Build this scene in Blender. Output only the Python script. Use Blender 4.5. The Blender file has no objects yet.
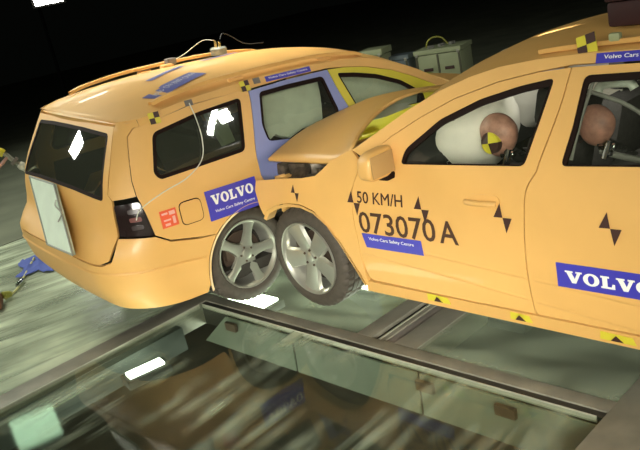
import bpy, bmesh, math, random
import numpy as np
from mathutils import Vector, Matrix
from mathutils.geometry import delaunay_2d_cdt
random.seed(4)
C = bpy.context.scene.collection
sc = bpy.context.scene
PI = math.pi
# ---------------------------------------------------------------- camera
CP, SP = math.cos(0.3091116), math.sin(0.3091116)
CR, SR = math.cos(-0.2112280), math.sin(-0.2112280)
FW = Vector((0, CP, -SP)); UP0 = Vector((0, SP, CP)); RT0 = Vector((1, 0, 0))
RT = RT0 * CR + UP0 * SR; UPV = -RT0 * SR + UP0 * CR
cd = bpy.data.cameras.new('camera'); cam = bpy.data.objects.new('camera', cd); C.objects.link(cam)
cd.sensor_width = 36; cd.lens = 747.65 / 640 * 36; cd.clip_end = 200
CAMO = Vector((0, 0, 1.98803))
cam.matrix_world = Matrix(((RT.x, UPV.x, -FW.x, CAMO.x), (RT.y, UPV.y, -FW.y, CAMO.y), (RT.z, UPV.z, -FW.z, CAMO.z), (0, 0, 0, 1)))
sc.camera = cam
# ---------------------------------------------------------------- world, exposure, lamps
sc.view_settings.view_transform = 'Standard'; sc.view_settings.look = 'None'
sc.view_settings.gamma = 1; sc.view_settings.use_curve_mapping = False
sc.view_settings.exposure = 0.0
w = bpy.data.worlds.new('world'); sc.world = w; w.use_nodes = True
w.node_tree.nodes['Background'].inputs[0].default_value = (0.0012, 0.0014, 0.0011, 1)
w.node_tree.nodes['Background'].inputs[1].default_value = 1.0
def area(name, loc, aim, size, power, col=(1, .95, .8), sy=None):
    l = bpy.data.lights.new(name, 'AREA'); l.energy = power; l.size = size; l.color = col
    if sy: l.shape = 'RECTANGLE'; l.size_y = sy
    o = bpy.data.objects.new(name, l); C.objects.link(o); o.location = loc
    o.rotation_euler = (Vector(aim) - Vector(loc)).to_track_quat('-Z', 'Y').to_euler()
    return o
k_ = area('key_light', (-.5, -3.0, 2.0), (.0, 5.2, -.9), 2.2, 63, (1, .96, .84)); k_.data.spread = math.radians(42)
area('fill_light', (-5.0, -2.4, 3.0), (-1, 6, .3), 2.0, 150, (.97, 1, .88))
area('ceiling_light', (-4.4, 7.4, 4.7), (-2.6, 6.6, 0), 2.2, 250, (.97, 1, .84))
area('back_light', (-3.2, 16.0, 3.7), (-1, 6, .5), 4.5, 50, (.95, 1, .86), .9)
hl_ = area('ceiling_light_two', (-.4, 6.6, 5.6), (-.6, 6.6, 1), 1.0, 28, (1, .98, .86)); hl_.data.spread = math.radians(42)
def aimed(name, p, r, t, size, power, sy=None, roll=0):
    p = Vector(p); r = Vector(r).normalized(); o = area(name, p + r * t, p, size, power, (1, 1, .92), sy); o.rotation_euler.rotate_axis('Z', roll)
aimed('window_glint_light', (-1.453, 4.883, 1.293), (-.836, .452, .311), 9.5, .48, 150, .62)
aimed('quarter_glint_light', (-.513, 4.889, 1.33), (.901, -.356, .247), 9.8, .62, 50, .12, .9)
aimed('quarter_glint_light', (-.461, 4.912, 1.276), (.908, -.347, .235), 9.8, .28, 60, .28)
aimed('quarter_glint_light', (-.548, 4.834, 1.227), (.898, -.375, .228), 9.8, .40, 40, .12, .9)
# ---------------------------------------------------------------- materials
def M(name, col, rough=.5, metal=0, coat=0, spec=.5, emit=None, es=0, noise=0, nscale=20, bump=0):
    m = bpy.data.materials.new(name); m.use_nodes = True
    nt = m.node_tree; b = nt.nodes['Principled BSDF']
    b.inputs['Base Color'].default_value = (*col, 1); b.inputs['Roughness'].default_value = rough
    b.inputs['Metallic'].default_value = metal; b.inputs['Coat Weight'].default_value = coat
    b.inputs['Specular IOR Level'].default_value = spec
    if emit: b.inputs['Emission Color'].default_value = (*emit, 1); b.inputs['Emission Strength'].default_value = es
    if noise or bump:
        tc = nt.nodes.new('ShaderNodeTexCoord'); n = nt.nodes.new('ShaderNodeTexNoise')
        n.inputs['Scale'].default_value = nscale; n.inputs['Detail'].default_value = 5
        nt.links.new(tc.outputs['Object'], n.inputs['Vector'])
        if noise:
            r = nt.nodes.new('ShaderNodeValToRGB')
            r.color_ramp.elements[0].position = .3; r.color_ramp.elements[1].position = .7
            r.color_ramp.elements[0].color = (*[c * (1 - noise) for c in col], 1)
            r.color_ramp.elements[1].color = (*[min(1, c * (1 + noise)) for c in col], 1)
            nt.links.new(n.outputs['Fac'], r.inputs[0]); nt.links.new(r.outputs[0], b.inputs['Base Color'])
        if bump:
            bp = nt.nodes.new('ShaderNodeBump'); bp.inputs['Strength'].default_value = bump; bp.inputs['Distance'].default_value = .01
            nt.links.new(n.outputs['Fac'], bp.inputs['Height']); nt.links.new(bp.outputs[0], b.inputs['Normal'])
    return m
ORANGE = M('orange_paint', (.72, .41, .12), .5, 0, .12, noise=.05, nscale=3)
BLUE = M('blue_paint', (.21, .235, .46), .4, 0, .4)
YELLOW = M('yellow_paint', (.60, .50, .035), .4, 0, .4)
SEAL = M('black_rubber_trim', (.012, .005, .003), .75, spec=.15)
DARK = M('dark_plastic', (.018, .017, .015), .7)
LINER = M('dark_liner', (.022, .018, .013), .9)
TYRE = M('tyre_rubber', (.055, .045, .033), .75, noise=.2, nscale=30)
ALLOY = M('alloy_silver', (.50, .50, .43), .32, .75, noise=.05, nscale=12)
STEEL = M('steel', (.45, .44, .38), .35, .8)
DISC = M('brake_disc_dark', (.10, .07, .05), .5, .5)
WHITE = M('white_print', (.85, .85, .80), .5)
STBLUE = M('blue_sticker', (.055, .05, .42), .35, 0, .3)
STBLK = M('brown_black_sticker', (.05, .02, .015), .5)
STBRN = M('brown_print', (.065, .028, .014), .5)
STYEL = M('yellow_sticker', (.68, .58, .04), .45)
STRED = M('red_sticker', (.80, .12, .045), .5)
GREY = M('grey_block', (.17, .15, .13), .6)
BOARD = M('pale_board', (.66, .76, .62), .55, noise=.06, nscale=8)
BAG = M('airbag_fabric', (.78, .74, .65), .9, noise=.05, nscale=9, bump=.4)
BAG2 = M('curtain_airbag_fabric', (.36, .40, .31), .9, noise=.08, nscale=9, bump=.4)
VINYL = M('dummy_vinyl', (.42, .21, .15), .5, noise=.3, nscale=22)
CLOTH = M('dummy_suit', (.16, .14, .14), .85)
SEATM = M('seat_fabric', (.05, .045, .042), .9, noise=.2, nscale=30)
LAMPRED = M('tail_lamp_dark', (.018, .010, .009), .15, 0, .8)
def glass(name, tint, gloss=.12, rough=.02, haze=.03):
    m = bpy.data.materials.new(name); m.use_nodes = True; nt = m.node_tree; nt.nodes.clear()
    o = nt.nodes.new('ShaderNodeOutputMaterial'); t = nt.nodes.new('ShaderNodeBsdfTransparent'); g = nt.nodes.new('ShaderNodeBsdfGlossy')
    mx = nt.nodes.new('ShaderNodeMixShader'); lw = nt.nodes.new('ShaderNodeFresnel'); ge = nt.nodes.new('ShaderNodeNewGeometry'); io = nt.nodes.new('ShaderNodeMapRange'); io.inputs[3].default_value = 1.5; io.inputs[4].default_value = 1 / 1.5; nt.links.new(ge.outputs['Backfacing'], io.inputs[0]); nt.links.new(io.outputs[0], lw.inputs[0])
    mp = nt.nodes.new('ShaderNodeMath'); mp.operation = 'ADD'; mp.inputs[1].default_value = gloss
    t.inputs[0].default_value = (*tint, 1); g.inputs['Roughness'].default_value = rough
    df = nt.nodes.new('ShaderNodeBsdfDiffuse'); df.inputs[0].default_value = (.42, .46, .33, 1); m0 = nt.nodes.new('ShaderNodeMixShader'); m0.inputs[0].default_value = haze  # greenish diffuse share paints a milky haze into the glass
    nt.links.new(lw.outputs[0], mp.inputs[0]); nt.links.new(mp.outputs[0], mx.inputs[0])
    nt.links.new(t.outputs[0], m0.inputs[1]); nt.links.new(df.outputs[0], m0.inputs[2]); nt.links.new(m0.outputs[0], mx.inputs[1]); nt.links.new(g.outputs[0], mx.inputs[2]); nt.links.new(mx.outputs[0], o.inputs[0])
    return m
GLASS = glass('side_glass', (.93, .96, .90), .0, .02, .014)
DGLASS = glass('tinted_glass', (.42, .46, .38), .05, .02, .06)

# ---------------------------------------------------------------- mesh helpers
def link(o, parent=None):
    C.objects.link(o)
    if parent is not None: o.parent = parent
    return o
def mesh(name, v, f, mat, parent=None, smooth=40, loc=None):
    me = bpy.data.meshes.new(name); me.from_pydata([tuple(map(float, p)) for p in v], [], [tuple(int(i) for i in q) for q in f]); me.update()
    bm = bmesh.new(); bm.from_mesh(me); bmesh.ops.recalc_face_normals(bm, faces=bm.faces); bm.to_mesh(me); bm.free()
    if smooth:
        me.polygons.foreach_set('use_smooth', [True] * len(me.polygons)); me.set_sharp_from_angle(angle=math.radians(smooth))
    if isinstance(mat, (list, tuple)):
        for m in mat: me.materials.append(m)
    else: me.materials.append(mat)
    o = bpy.data.objects.new(name, me)
    if loc: o.location = loc
    return link(o, parent)
class MB:
    def __init__(s): s.v = []; s.f = []
    def add(s, v, f):
        n = len(s.v); s.v += [tuple(p) for p in v]; s.f += [tuple(i + n for i in q) for q in f]; return s
    def box(s, c, d, R=None, bev=.0):
        x, y, z = [k / 2 for k in d]
        bm = bmesh.new(); bmesh.ops.create_cube(bm, size=1)
        for q in bm.verts: q.co = Vector((q.co.x * 2 * x, q.co.y * 2 * y, q.co.z * 2 * z))
        if bev: bmesh.ops.bevel(bm, geom=bm.edges[:], offset=bev, segments=2, affect='EDGES', profile=.6)
        bm.verts.index_update()
        vv = [(R @ q.co if R else q.co) + Vector(c) for q in bm.verts]; ff = [[q.index for q in fc.verts] for fc in bm.faces]; bm.free()
        return s.add(vv, ff)
    def tube(s, pts, r, n=8, cap=True, taper=None):
        pts = [Vector(p) for p in pts]; rings = []
        for i, p in enumerate(pts):
            t = (pts[min(i + 1, len(pts) - 1)] - pts[max(i - 1, 0)]).normalized()
            a = t.cross(Vector((0, 0, 1))); a = t.cross(Vector((1, 0, 0))) if a.length < .1 else a
            a.normalize(); b = t.cross(a); rr = r if taper is None else r * taper[i]
            rings.append([p + (a * math.cos(k * 2 * PI / n) + b * math.sin(k * 2 * PI / n)) * rr for k in range(n)])
        v = [q for g in rings for q in g]
        f = [(i * n + k, i * n + (k + 1) % n, (i + 1) * n + (k + 1) % n, (i + 1) * n + k) for i in range(len(pts) - 1) for k in range(n)]
        if cap: f += [tuple(range(n))[::-1], tuple((len(pts) - 1) * n + k for k in range(n))]
        return s.add(v, f)
    def build(s, name, mat, parent=None, smooth=40, loc=None): return mesh(name, s.v, s.f, mat, parent, smooth, loc)
def catmull(pts, n=6):
    P = [Vector(p) for p in pts]; out = []
    for i in range(len(P) - 1):
        a, b, c, d = P[max(i - 1, 0)], P[i], P[i + 1], P[min(i + 2, len(P) - 1)]
        for k in range(n):
            t = k / n
            out.append(.5 * ((2 * b) + (-a + c) * t + (2 * a - 5 * b + 4 * c - d) * t * t + (-a + 3 * b - 3 * c + d) * t ** 3))
    return out + [P[-1]]
def empty(name, label=None, cat=None, group=None, loc=(0, 0, 0), mw=None):
    o = bpy.data.objects.new(name, None); C.objects.link(o); o.empty_display_size = .2
    o.location = loc
    if mw is not None: o.matrix_world = mw
    tag(o, label, cat, group); return o
def tag(o, label=None, cat=None, group=None, kind=None):
    if label: o['label'] = label
    if cat: o['category'] = cat
    if group: o['group'] = group
    if kind: o['kind'] = kind
    return o

# ---------------------------------------------------------------- the hall: floor, pit under glass
G0 = Vector((-.955, 5.005, 0)); E1 = Vector((.6545, -.7561, 0)); E2 = Vector((.7561, .6545, 0))
def G(p, q, z=0): return G0 + E1 * p + E2 * q + Vector((0, 0, z))
GR = Matrix((( E1.x, E2.x, 0), (E1.y, E2.y, 0), (0, 0, 1)))
def gbox(mb, p0, p1, q0, q1, z0, z1, bev=0):
    return mb.box(G((p0 + p1) / 2, (q0 + q1) / 2, (z0 + z1) / 2), (p1 - p0, q1 - q0, z1 - z0), GR, bev)
P0, P1, Q0, Q1 = -3.8, 5.5, -5.2, 4.2
def floor_mat():
    m = M('concrete_floor', (.12, .13, .085), .75, noise=.25, nscale=1.5); return m
fv = [G(-40, -40), G(40, -40), G(40, 40), G(-40, 40), G(P0, Q0), G(P1, Q0), G(P1, Q1), G(P0, Q1)]
floor = mesh('floor', fv, [(0, 1, 5, 4), (1, 2, 6, 5), (2, 3, 7, 6), (3, 0, 4, 7)], floor_mat(), smooth=0)
tag(floor, 'dark concrete hall floor around the glass covered pit', kind='structure')
def dusty(name, base, col, scale, rot, streak=10, rough=.16, tint=(.82, .86, .80), g0=.05, rng=(.35, .75), top=.5, patch=0):
    m = bpy.data.materials.new(name); m.use_nodes = True; nt = m.node_tree; nt.nodes.clear(); N = nt.nodes.new; L = nt.links.new
    o = N('ShaderNodeOutputMaterial'); t = N('ShaderNodeBsdfTransparent'); t.inputs[0].default_value = (*tint, 1)
    g = N('ShaderNodeBsdfGlossy'); g.inputs['Roughness'].default_value = rough; fr = N('ShaderNodeFresnel'); fr.inputs[0].default_value = 1.5; ge = N('ShaderNodeNewGeometry')
    ad = N('ShaderNodeMath'); ad.operation = 'ADD'; ad.inputs[1].default_value = g0; ad.use_clamp = True; L(fr.outputs[0], ad.inputs[0]); inv = N('ShaderNodeMath'); inv.operation = 'SUBTRACT'; inv.inputs[0].default_value = 1; L(ge.outputs['Backfacing'], inv.inputs[1]); am = N('ShaderNodeMath'); am.operation = 'MULTIPLY'; L(ad.outputs[0], am.inputs[0]); L(inv.outputs[0], am.inputs[1]); ad = am
    m1 = N('ShaderNodeMixShader'); L(ad.outputs[0], m1.inputs[0]); L(t.outputs[0], m1.inputs[1]); L(g.outputs[0], m1.inputs[2])
    d0 = N('ShaderNodeBsdfDiffuse'); d0.inputs[0].default_value = (*col, 1); tl = N('ShaderNodeBsdfTranslucent'); tl.inputs[0].default_value = (*col, 1); d = N('ShaderNodeMixShader'); d.inputs[0].default_value = .25; L(d0.outputs[0], d.inputs[1]); L(tl.outputs[0], d.inputs[2])
    tc = N('ShaderNodeTexCoord'); mp = N('ShaderNodeMapping'); mp.inputs['Rotation'].default_value = (0, 0, -math.radians(rot)); mp.inputs['Scale'].default_value = (1, streak, 1)
    mpr = N('ShaderNodeMapping'); L(tc.outputs['Object'], mpr.inputs[0]); mpr.inputs['Rotation'].default_value = (0, 0, -math.radians(rot))
    mp.inputs['Rotation'].default_value = (0, 0, 0); L(mpr.outputs[0], mp.inputs[0])
    n1 = N('ShaderNodeTexNoise'); n1.inputs['Scale'].default_value = scale; n1.inputs['Detail'].default_value = 6; n1.inputs['Distortion'].default_value = .4; L(mp.outputs[0], n1.inputs[0])
    n2 = N('ShaderNodeTexNoise'); n2.inputs['Scale'].default_value = 1.6; n2.inputs['Detail'].default_value = 4; L(tc.outputs['Object'], n2.inputs[0])
    r1 = N('ShaderNodeMapRange'); r1.inputs[1].default_value = rng[0]; r1.inputs[2].default_value = rng[1]; L(n1.outputs[0], r1.inputs[0])
    r2 = N('ShaderNodeMapRange'); r2.inputs[1].default_value = .35 + patch; r2.inputs[2].default_value = .65; r2.inputs[3].default_value = .12 if not patch else 0; L(n2.outputs[0], r2.inputs[0])
    mu = N('ShaderNodeMath'); mu.operation = 'MULTIPLY'; L(r1.outputs[0], mu.inputs[0]); L(r2.outputs[0], mu.inputs[1])
    m2 = N('ShaderNodeMath'); m2.operation = 'MULTIPLY_ADD'; m2.inputs[1].default_value = top; m2.inputs[2].default_value = base; L(mu.outputs[0], m2.inputs[0])
    mx = N('ShaderNodeMixShader'); L(m2.outputs[0], mx.inputs[0]); L(m1.outputs[0], mx.inputs[1]); L(d.outputs[0], mx.inputs[2]); L(mx.outputs[0], o.inputs[0])
    return m
DUSTC = (.60, .66, .50)
PANE_CLEAR = dusty('glass_floor_clear', .01, DUSTC, .9, 44, 11, rough=.05, g0=-.014, rng=(.46, .66), top=.55, patch=.10)
PANE_DUSTY = dusty('glass_floor_dusty', .26, DUSTC, 1.1, 28, 8, rough=.2, g0=.01, rng=(.36, .60), top=.75)
PANE_MID = dusty('glass_floor_scuffed', .08, DUSTC, 1.1, -35, 4, rough=.12, g0=.02, rng=(.38, .68), top=.42)
def pane(p0, p1, q0, q1, mat):
    mb = MB(); gbox(mb, p0, p1, q0, q1, -.022, -.002); o = mb.build('glass_pane', mat, floor, 0); return o
for a in [(0, 3.01, -4.9, 0, PANE_CLEAR), (-3.78, -.17, -5.1, 4.1, PANE_DUSTY), (-.17, 1.43, .13, 4.1, PANE_MID), (1.88, 3.01, .13, 4.1, PANE_MID), (3.33, 5.4, -5.1, 4.1, PANE_DUSTY)]:
    pane(*a)
BEAM = M('beam_steel_painted', (.19, .18, .14), .5, .1, noise=.2, nscale=6)
BEAMD = M('beam_slot_dark', (.02, .018, .012), .7)
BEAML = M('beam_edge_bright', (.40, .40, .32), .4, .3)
def beam(p0, p1, q0, q1, z0=-.16, z1=.004, mat=BEAM, name='steel_beam', bev=.003):
    mb = MB(); gbox(mb, p0, p1, q0, q1, z0, z1, bev); return mb.build(name, mat, floor, 30)
beam(-.17, 0, -5.1, .13); beam(0, 3.01, 0.045, .13)
beam(1.43, 1.55, .131, 4.1); beam(1.60, 1.64, .131, 4.1, z1=-.004); beam(1.72, 1.88, .131, 4.1)
beam(3.01, 3.33, -5.1, 4.1)
beam(0, 3.01, 0.0, .044, z1=-.004, mat=BEAMD, name='beam_slot'); beam(1.551, 1.599, .131, 4.1, z1=-.02, mat=BEAMD, name='beam_slot'); beam(1.641, 1.719, .131, 4.1, z1=-.012, mat=GREY, name='beam_slot')
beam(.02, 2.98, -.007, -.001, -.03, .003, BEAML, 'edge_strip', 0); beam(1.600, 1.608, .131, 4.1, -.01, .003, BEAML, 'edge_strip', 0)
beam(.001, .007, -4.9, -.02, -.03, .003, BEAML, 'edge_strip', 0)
WALLP = M('pit_plate', (.16, .18, .14), .6, noise=.12, nscale=3)
PITD = M('pit_dark', (.035, .022, .014), .85, noise=.5, nscale=2.5)
PITB = M('pit_brown', (.05, .024, .012), .7, noise=.4, nscale=4)
def plate(p0, p1, q0, q1, z0, z1, mat, name='pit_side_plate'):
    mb = MB(); gbox(mb, p0, p1, q0, q1, z0, z1); return mb.build(name, mat, floor, 0)
# sloping reflector plates below the beams, the pit's walls and floor
for k in range(3):
    a, b = (.16, 1.02, 2.02)[k], (1.0, 2.0, 2.99)[k]
    mb = MB(); t0 = .16 if k == 0 else 0
    mb.add([G(a + t0, -.03, -.03), G(b, -.03, -.03), G(b, -.05, -.27), G(a - t0 * .9, -.05, -.27), G(a + t0, -.02, -.03), G(b, -.02, -.03), G(b, -.04, -.27), G(a - t0 * .9, -.04, -.27)],
        [(0, 1, 2, 3), (7, 6, 5, 4), (0, 4, 5, 1), (1, 5, 6, 2), (2, 6, 7, 3), (3, 7, 4, 0)]); mb.build('reflector_plate', WALLP, floor, 0)
    for p in ((.36,), (), (2.02, 2.5))[k]:
        if p < 3: plate(p, p + .11, -.075, -.052, -.10, -.045, M('bracket_brown', (.07, .04, .02), .7) if (k, p) == (0, .36) else bpy.data.materials['bracket_brown'], 'plate_bracket')
plate(.02, .10, -4.9, -.25, -.22, -.05, M('slate_plate', (.045, .055, .05), .7))
pit = MB(); gbox(pit, P0, P1, Q0, Q1, -1.9, -1.85); pf = tag(pit.build('pit_floor', PITD, smooth=0), 'dark pit floor below the glass', kind='structure')
for nm, a in (('wall_pit_left', (P0 - .06, P0, Q0, Q1)), ('wall_pit_right', (P1, P1 + .06, Q0, Q1)), ('wall_pit_front', (P0, P1, Q0 - .06, Q0)), ('wall_pit_back', (P0, P1, Q1, Q1 + .06))):
    mb = MB(); gbox(mb, *a, -1.85, -.001); tag(mb.build(nm, PITD, smooth=0), kind='structure')
l_ = area('pit_fill_light', G(.5, -1.2, -.5), G(.6, -.1, -.12), 1.2, 11, (.95, 1, .88), .12)  # added area light that brightens the plates below the beam, no fixture
l_ = area('pit_fill_light', G(.8, 1.6, -1.3), G(.8, 1.6, 0), 1.6, 160, (.93, 1, .86), 1.4)  # added area light that brightens the dusty panes from below, no fixture
# brown timbers and rails crossing the pit
for k, (p0, p1, q0, q1) in enumerate([(.1, 3.0, -.75, -.62), (.1, 3.0, -1.5, -1.38), (.55, .72, -4.8, -1.6)]):
    mb = MB(); gbox(mb, p0, p1, q0, q1, -1.15, -1.0, .01)
    tag(mb.build('pit_rail', PITB, None, 30), ['brown rail crossing the pit just behind the beam', 'brown rail crossing the pit nearer the picture foot', 'brown cross rail running away below the big glass pane'][k], 'rail', 'brown rails in the pit under the glass')
# lamps below the glass
LAMPW = M('lamp_white', (1, 1, 1), .5, emit=(.92, 1, .86), es=14)
def pit_lamp(px_c, sx, sy, z, ang, label, es=None):
    t = empty('pit_lamp', label, 'lamp', loc=px_c)
    t.rotation_euler = (0, 0, ang)
    MB().box((0, 0, -.05), (sx + .06, sy + .06, .06), bev=.008).build('housing', DARK, t)
    MB().box((0, 0, -.012), (sx, sy, .02), bev=.004).build('lens', LAMPW if es is None else es, t)
    return t

# ---------------------------------------------------------------- car surface
def I(T, z): return float(np.interp(z, [a for a, b in T], [b for a, b in T]))
WZ = [(0, .86), (.18, .895), (.25, .92), (.34, .94), (.67, .94), (.80, .93), (.9, .91), (.98, .88), (1.03, .866), (1.2, .815), (1.4, .752), (1.48, .722), (1.6, .65)]
XR = [(.15, 4.60), (.24, 4.66), (.35, 4.74), (.5, 4.78), (.60, 4.79), (.66, 4.77), (.70, 4.71), (.76, 4.68), (.97, 4.655), (1.1, 4.60), (1.34, 4.47), (1.42, 4.42), (1.5, 4.38)]
RR = [(.5, .34), (.7, .30), (1.0, .22), (1.35, .16)]
# smooth the tables a little
def smoothtab(T, k=.02):
    zs = np.arange(0, 1.7, .01); y = np.array([I(T, z) for z in zs]); n = 2
    y2 = np.convolve(np.pad(y, n * 2, mode='edge'), np.ones(4 * n + 1) / (4 * n + 1), 'valid'); return list(zip(zs, y2))
WZs, XRs, RRs = smoothtab(WZ), smoothtab(XR), smoothtab(RR)
WZn = np.array([b for a, b in WZs]); XRn = np.array([b for a, b in XRs]); RRn = np.array([b for a, b in RRs])
def tb(A, z):
    k = min(max(z / .01, 0), len(A) - 1.001); i = int(k); return A[i] + (A[i + 1] - A[i]) * (k - i)
def surf(s, u, z, off=0):
    W, xr, r = tb(WZn, z), tb(XRn, z), tb(RRn, z)
    def f(u, z):
        W, xr, r = tb(WZn, z), tb(XRn, z), tb(RRn, z)
        if u <= xr - r: d, y = u, W
        elif u <= xr - r + r * PI / 2:
            t = (u - xr + r) / r; d = xr - r + r * math.sin(t); y = W - r + r * math.cos(t)
        else: d = xr; y = W - r - (u - (xr - r + r * PI / 2))
        t = 1.0
        if d > 3.2: t -= .05 * ((d - 3.2) / 1.5) ** 2
        if d < 1.3: t -= .06 * ((1.3 - d) / 1.3) ** 2
        if s > 0 and d > 4: t -= .07 * (d - 4) / .8
        if d > 3: d = d + .05 * (1 - min(1, (y / W) ** 2))
        return Vector((-d, s * y * t, z))
    p = f(u, z)
    if off:
        a = f(u + .01, z) - f(u - .01, z); b = f(u, z + .01) - f(u, z - .01); n = a.cross(b).normalized()
        c = Vector((2.2, 0, .7))
        if n.dot(p + c * 1 - Vector((0, 0, 1.2))) < 0: n = -n
        p = p + n * off
    return p
def rear_u(y, z):   # y measured inwards on the rear face -> u (positive y = this side)
    W, xr, r = tb(WZn, z), tb(XRn, z), tb(RRn, z); t = 1 - .05 * ((xr - 3.2) / 1.5) ** 2; y = y / t
    if y <= W - r: return xr - r + r * PI / 2 + (W - r - y)
    return xr - r + r * math.acos(min(1, (y - W + r) / r))
def inside(p, poly):
    x, y = p; c = False; n = len(poly); j = n - 1
    for i in range(n):
        xi, yi = poly[i]; xj, yj = poly[j]
        if (yi > y) != (yj > y) and x < (xj - xi) * (y - yi) / (yj - yi) + xi: c = not c
        j = i
    return c
def resample(poly, step):
    out = []
    for i, a in enumerate(poly):
        b = poly[(i + 1) % len(poly)]; L = math.hypot(b[0] - a[0], b[1] - a[1]); n = max(1, int(round(L / step)))
        for k in range(n): out.append((a[0] + (b[0] - a[0]) * k / n, a[1] + (b[1] - a[1]) * k / n))
    return out
def parea(p): return .5 * sum(p[i][0] * p[(i + 1) % len(p)][1] - p[(i + 1) % len(p)][0] * p[i][1] for i in range(len(p)))
def inset(poly, d):
    n = len(poly); sg = 1 if parea(poly) > 0 else -1; out = []
    for i in range(n):
        a, b, c = Vector(poly[i - 1]), Vector(poly[i]), Vector(poly[(i + 1) % n])
        e, f = (b - a), (c - b)
        if e.length < 1e-6 or f.length < 1e-6: out.append(tuple(b)); continue
        n1 = Vector((-e.y, e.x)).normalized() * sg; n2 = Vector((-f.y, f.x)).normalized() * sg
        m = n1 + n2; k = max(.5, m.length_squared / 2); out.append(tuple(b + m * (d / k)))
    return out
def rnd(poly, r, n=4):       # round polygon corners
    out = []; N = len(poly)
    for i in range(N):
        a, b, c = Vector(poly[i - 1]), Vector(poly[i]), Vector(poly[(i + 1) % N])
        e, f = (a - b), (c - b); k = min(r, e.length * .45, f.length * .45)
        p, q = b + e.normalized() * k, b + f.normalized() * k
        for j in range(n + 1):
            t = j / n; out.append(tuple(p * (1 - t) ** 2 + b * 2 * t * (1 - t) + q * t * t))
    return out
def spl(pts, n=5): return [tuple(p[:2]) for p in catmull([(a, b, 0) for a, b in pts], n)]
def fill(outer, holes, step):
    loops = [resample(outer, step)] + [resample(h, step) for h in holes]
    V = []; E = []
    for l in loops:
        s0 = len(V); V += l; E += [(s0 + i, s0 + (i + 1) % len(l)) for i in range(len(l))]
    nb = len(V); B = np.array(V)
    xs = [p[0] for p in loops[0]]; ys = [p[1] for p in loops[0]]
    x = min(xs) + step / 2
    while x < max(xs):
        y = min(ys) + step / 2
        while y < max(ys):
            if ((B - (x, y)) ** 2).sum(1).min() > (step * .55) ** 2 and inside((x, y), loops[0]) and not any(inside((x, y), h) for h in loops[1:]): V.append((x, y))
            y += step
        x += step
    vo, eo, fo, ov, oe, of = delaunay_2d_cdt([Vector(p) for p in V], E, [], 0, 1e-5)
    F = []
    for t in fo:
        c = [sum(vo[i][k] for i in t) / len(t) for k in (0, 1)]
        if inside(c, loops[0]) and not any(inside(c, h) for h in loops[1:]): F.append(list(t))
    return [tuple(p) for p in vo], F
def panel(name, s, outer, mat, parent, holes=(), gap=.003, off=0, depth=.02, step=.07, fn=None, warp=None):
    if gap: outer = inset(outer, gap)
    V, F = fill(outer, list(holes), step)
    fn = fn or (lambda u, z, o: surf(s, u, z, o))
    W = [fn(u, z, off) for u, z in V]
    if warp: W = [warp(p) for p in W]
    F = [list(f) for f in F]
    if depth:
        cnt = {}
        for f in F:
            for i in range(len(f)):
                a, b = f[i], f[(i + 1) % len(f)]; cnt[(min(a, b), max(a, b))] = cnt.get((min(a, b), max(a, b)), 0) + 1
        be = [e for e, c in cnt.items() if c == 1]; bi = sorted({i for e in be for i in e}); mp = {}
        for i in bi:
            q = fn(V[i][0], V[i][1], off - depth); mp[i] = len(W); W.append(warp(q) if warp else q)
        F += [[a, b, mp[b], mp[a]] for a, b in be]
    return mesh(name, W, F, mat, parent, 35)
# ---------------------------------------------------------------- lettering
def letters(text, h, bold=0.0, sx=1.0, gap=1.0):
    c = bpy.data.curves.new('letters', 'FONT'); c.body = text; c.size = 1; c.offset = bold; c.space_character = gap; c.resolution_u = 3
    o = bpy.data.objects.new('letters', c); C.objects.link(o); dg = bpy.context.evaluated_depsgraph_get(); dg.update()
    me = bpy.data.meshes.new_from_object(o.evaluated_get(dg)); bpy.data.objects.remove(o)
    v = [(q.co.x * sx * h / .7, q.co.y * h / .7) for q in me.vertices]; f = [tuple(p.vertices) for p in me.polygons]
    bpy.data.meshes.remove(me); return v, f
def bolder(vf, b):
    v, f = vf; n = len(v); V = []; F = []
    for k, (dx, dy) in enumerate(((0, 0), (b, 0), (-b, 0), (0, b), (0, -b))):
        V += [(x + dx, y + dy) for x, y in v]; F += [tuple(i + k * n for i in t) for t in f]
    return V, F
def slab(word, h):           # bold slab-serif capitals made from polygons
    G_ = {}
    G_['V'] = (1.12, [[(0, 1), (.50, 1), (.50, .86), (.42, .86), (.60, .38), (.76, .86), (.67, .86), (.67, 1), (1.08, 1), (1.08, .86), (.98, .86), (.66, 0), (.40, 0), (.10, .86), (0, .86)]])
    G_['L'] = (.92, [[(0, 0), (.84, 0), (.84, .40), (.70, .40), (.64, .16), (.40, .16), (.40, .85), (.52, .85), (.52, 1), (0, 1), (0, .85), (.10, .85), (.10, .15), (0, .15)]])
    V = []; F = []; x = 0
    for ch in word:
        if ch == 'O':
            n = 28; s0 = len(V)
            for k in range(n):
                a = 2 * PI * k / n; V.append(((x + .5 + .5 * math.cos(a)) * h, (.5 + .52 * math.sin(a)) * h)); V.append(((x + .5 + .20 * math.cos(a)) * h, (.5 + .36 * math.sin(a)) * h))
            F += [(s0 + 2 * k, s0 + 2 * ((k + 1) % n), s0 + 2 * ((k + 1) % n) + 1, s0 + 2 * k + 1) for k in range(n)]; x += 1.08
        else:
            wd, polys = G_[ch]
            for pl in polys:
                vo, fo = fill([(a, b) for a, b in pl], [], .3); s0 = len(V); V += [((x + a) * h, b * h) for a, b in vo]; F += [tuple(s0 + i for i in t) for t in fo]
            x += wd
    return V, F
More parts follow.
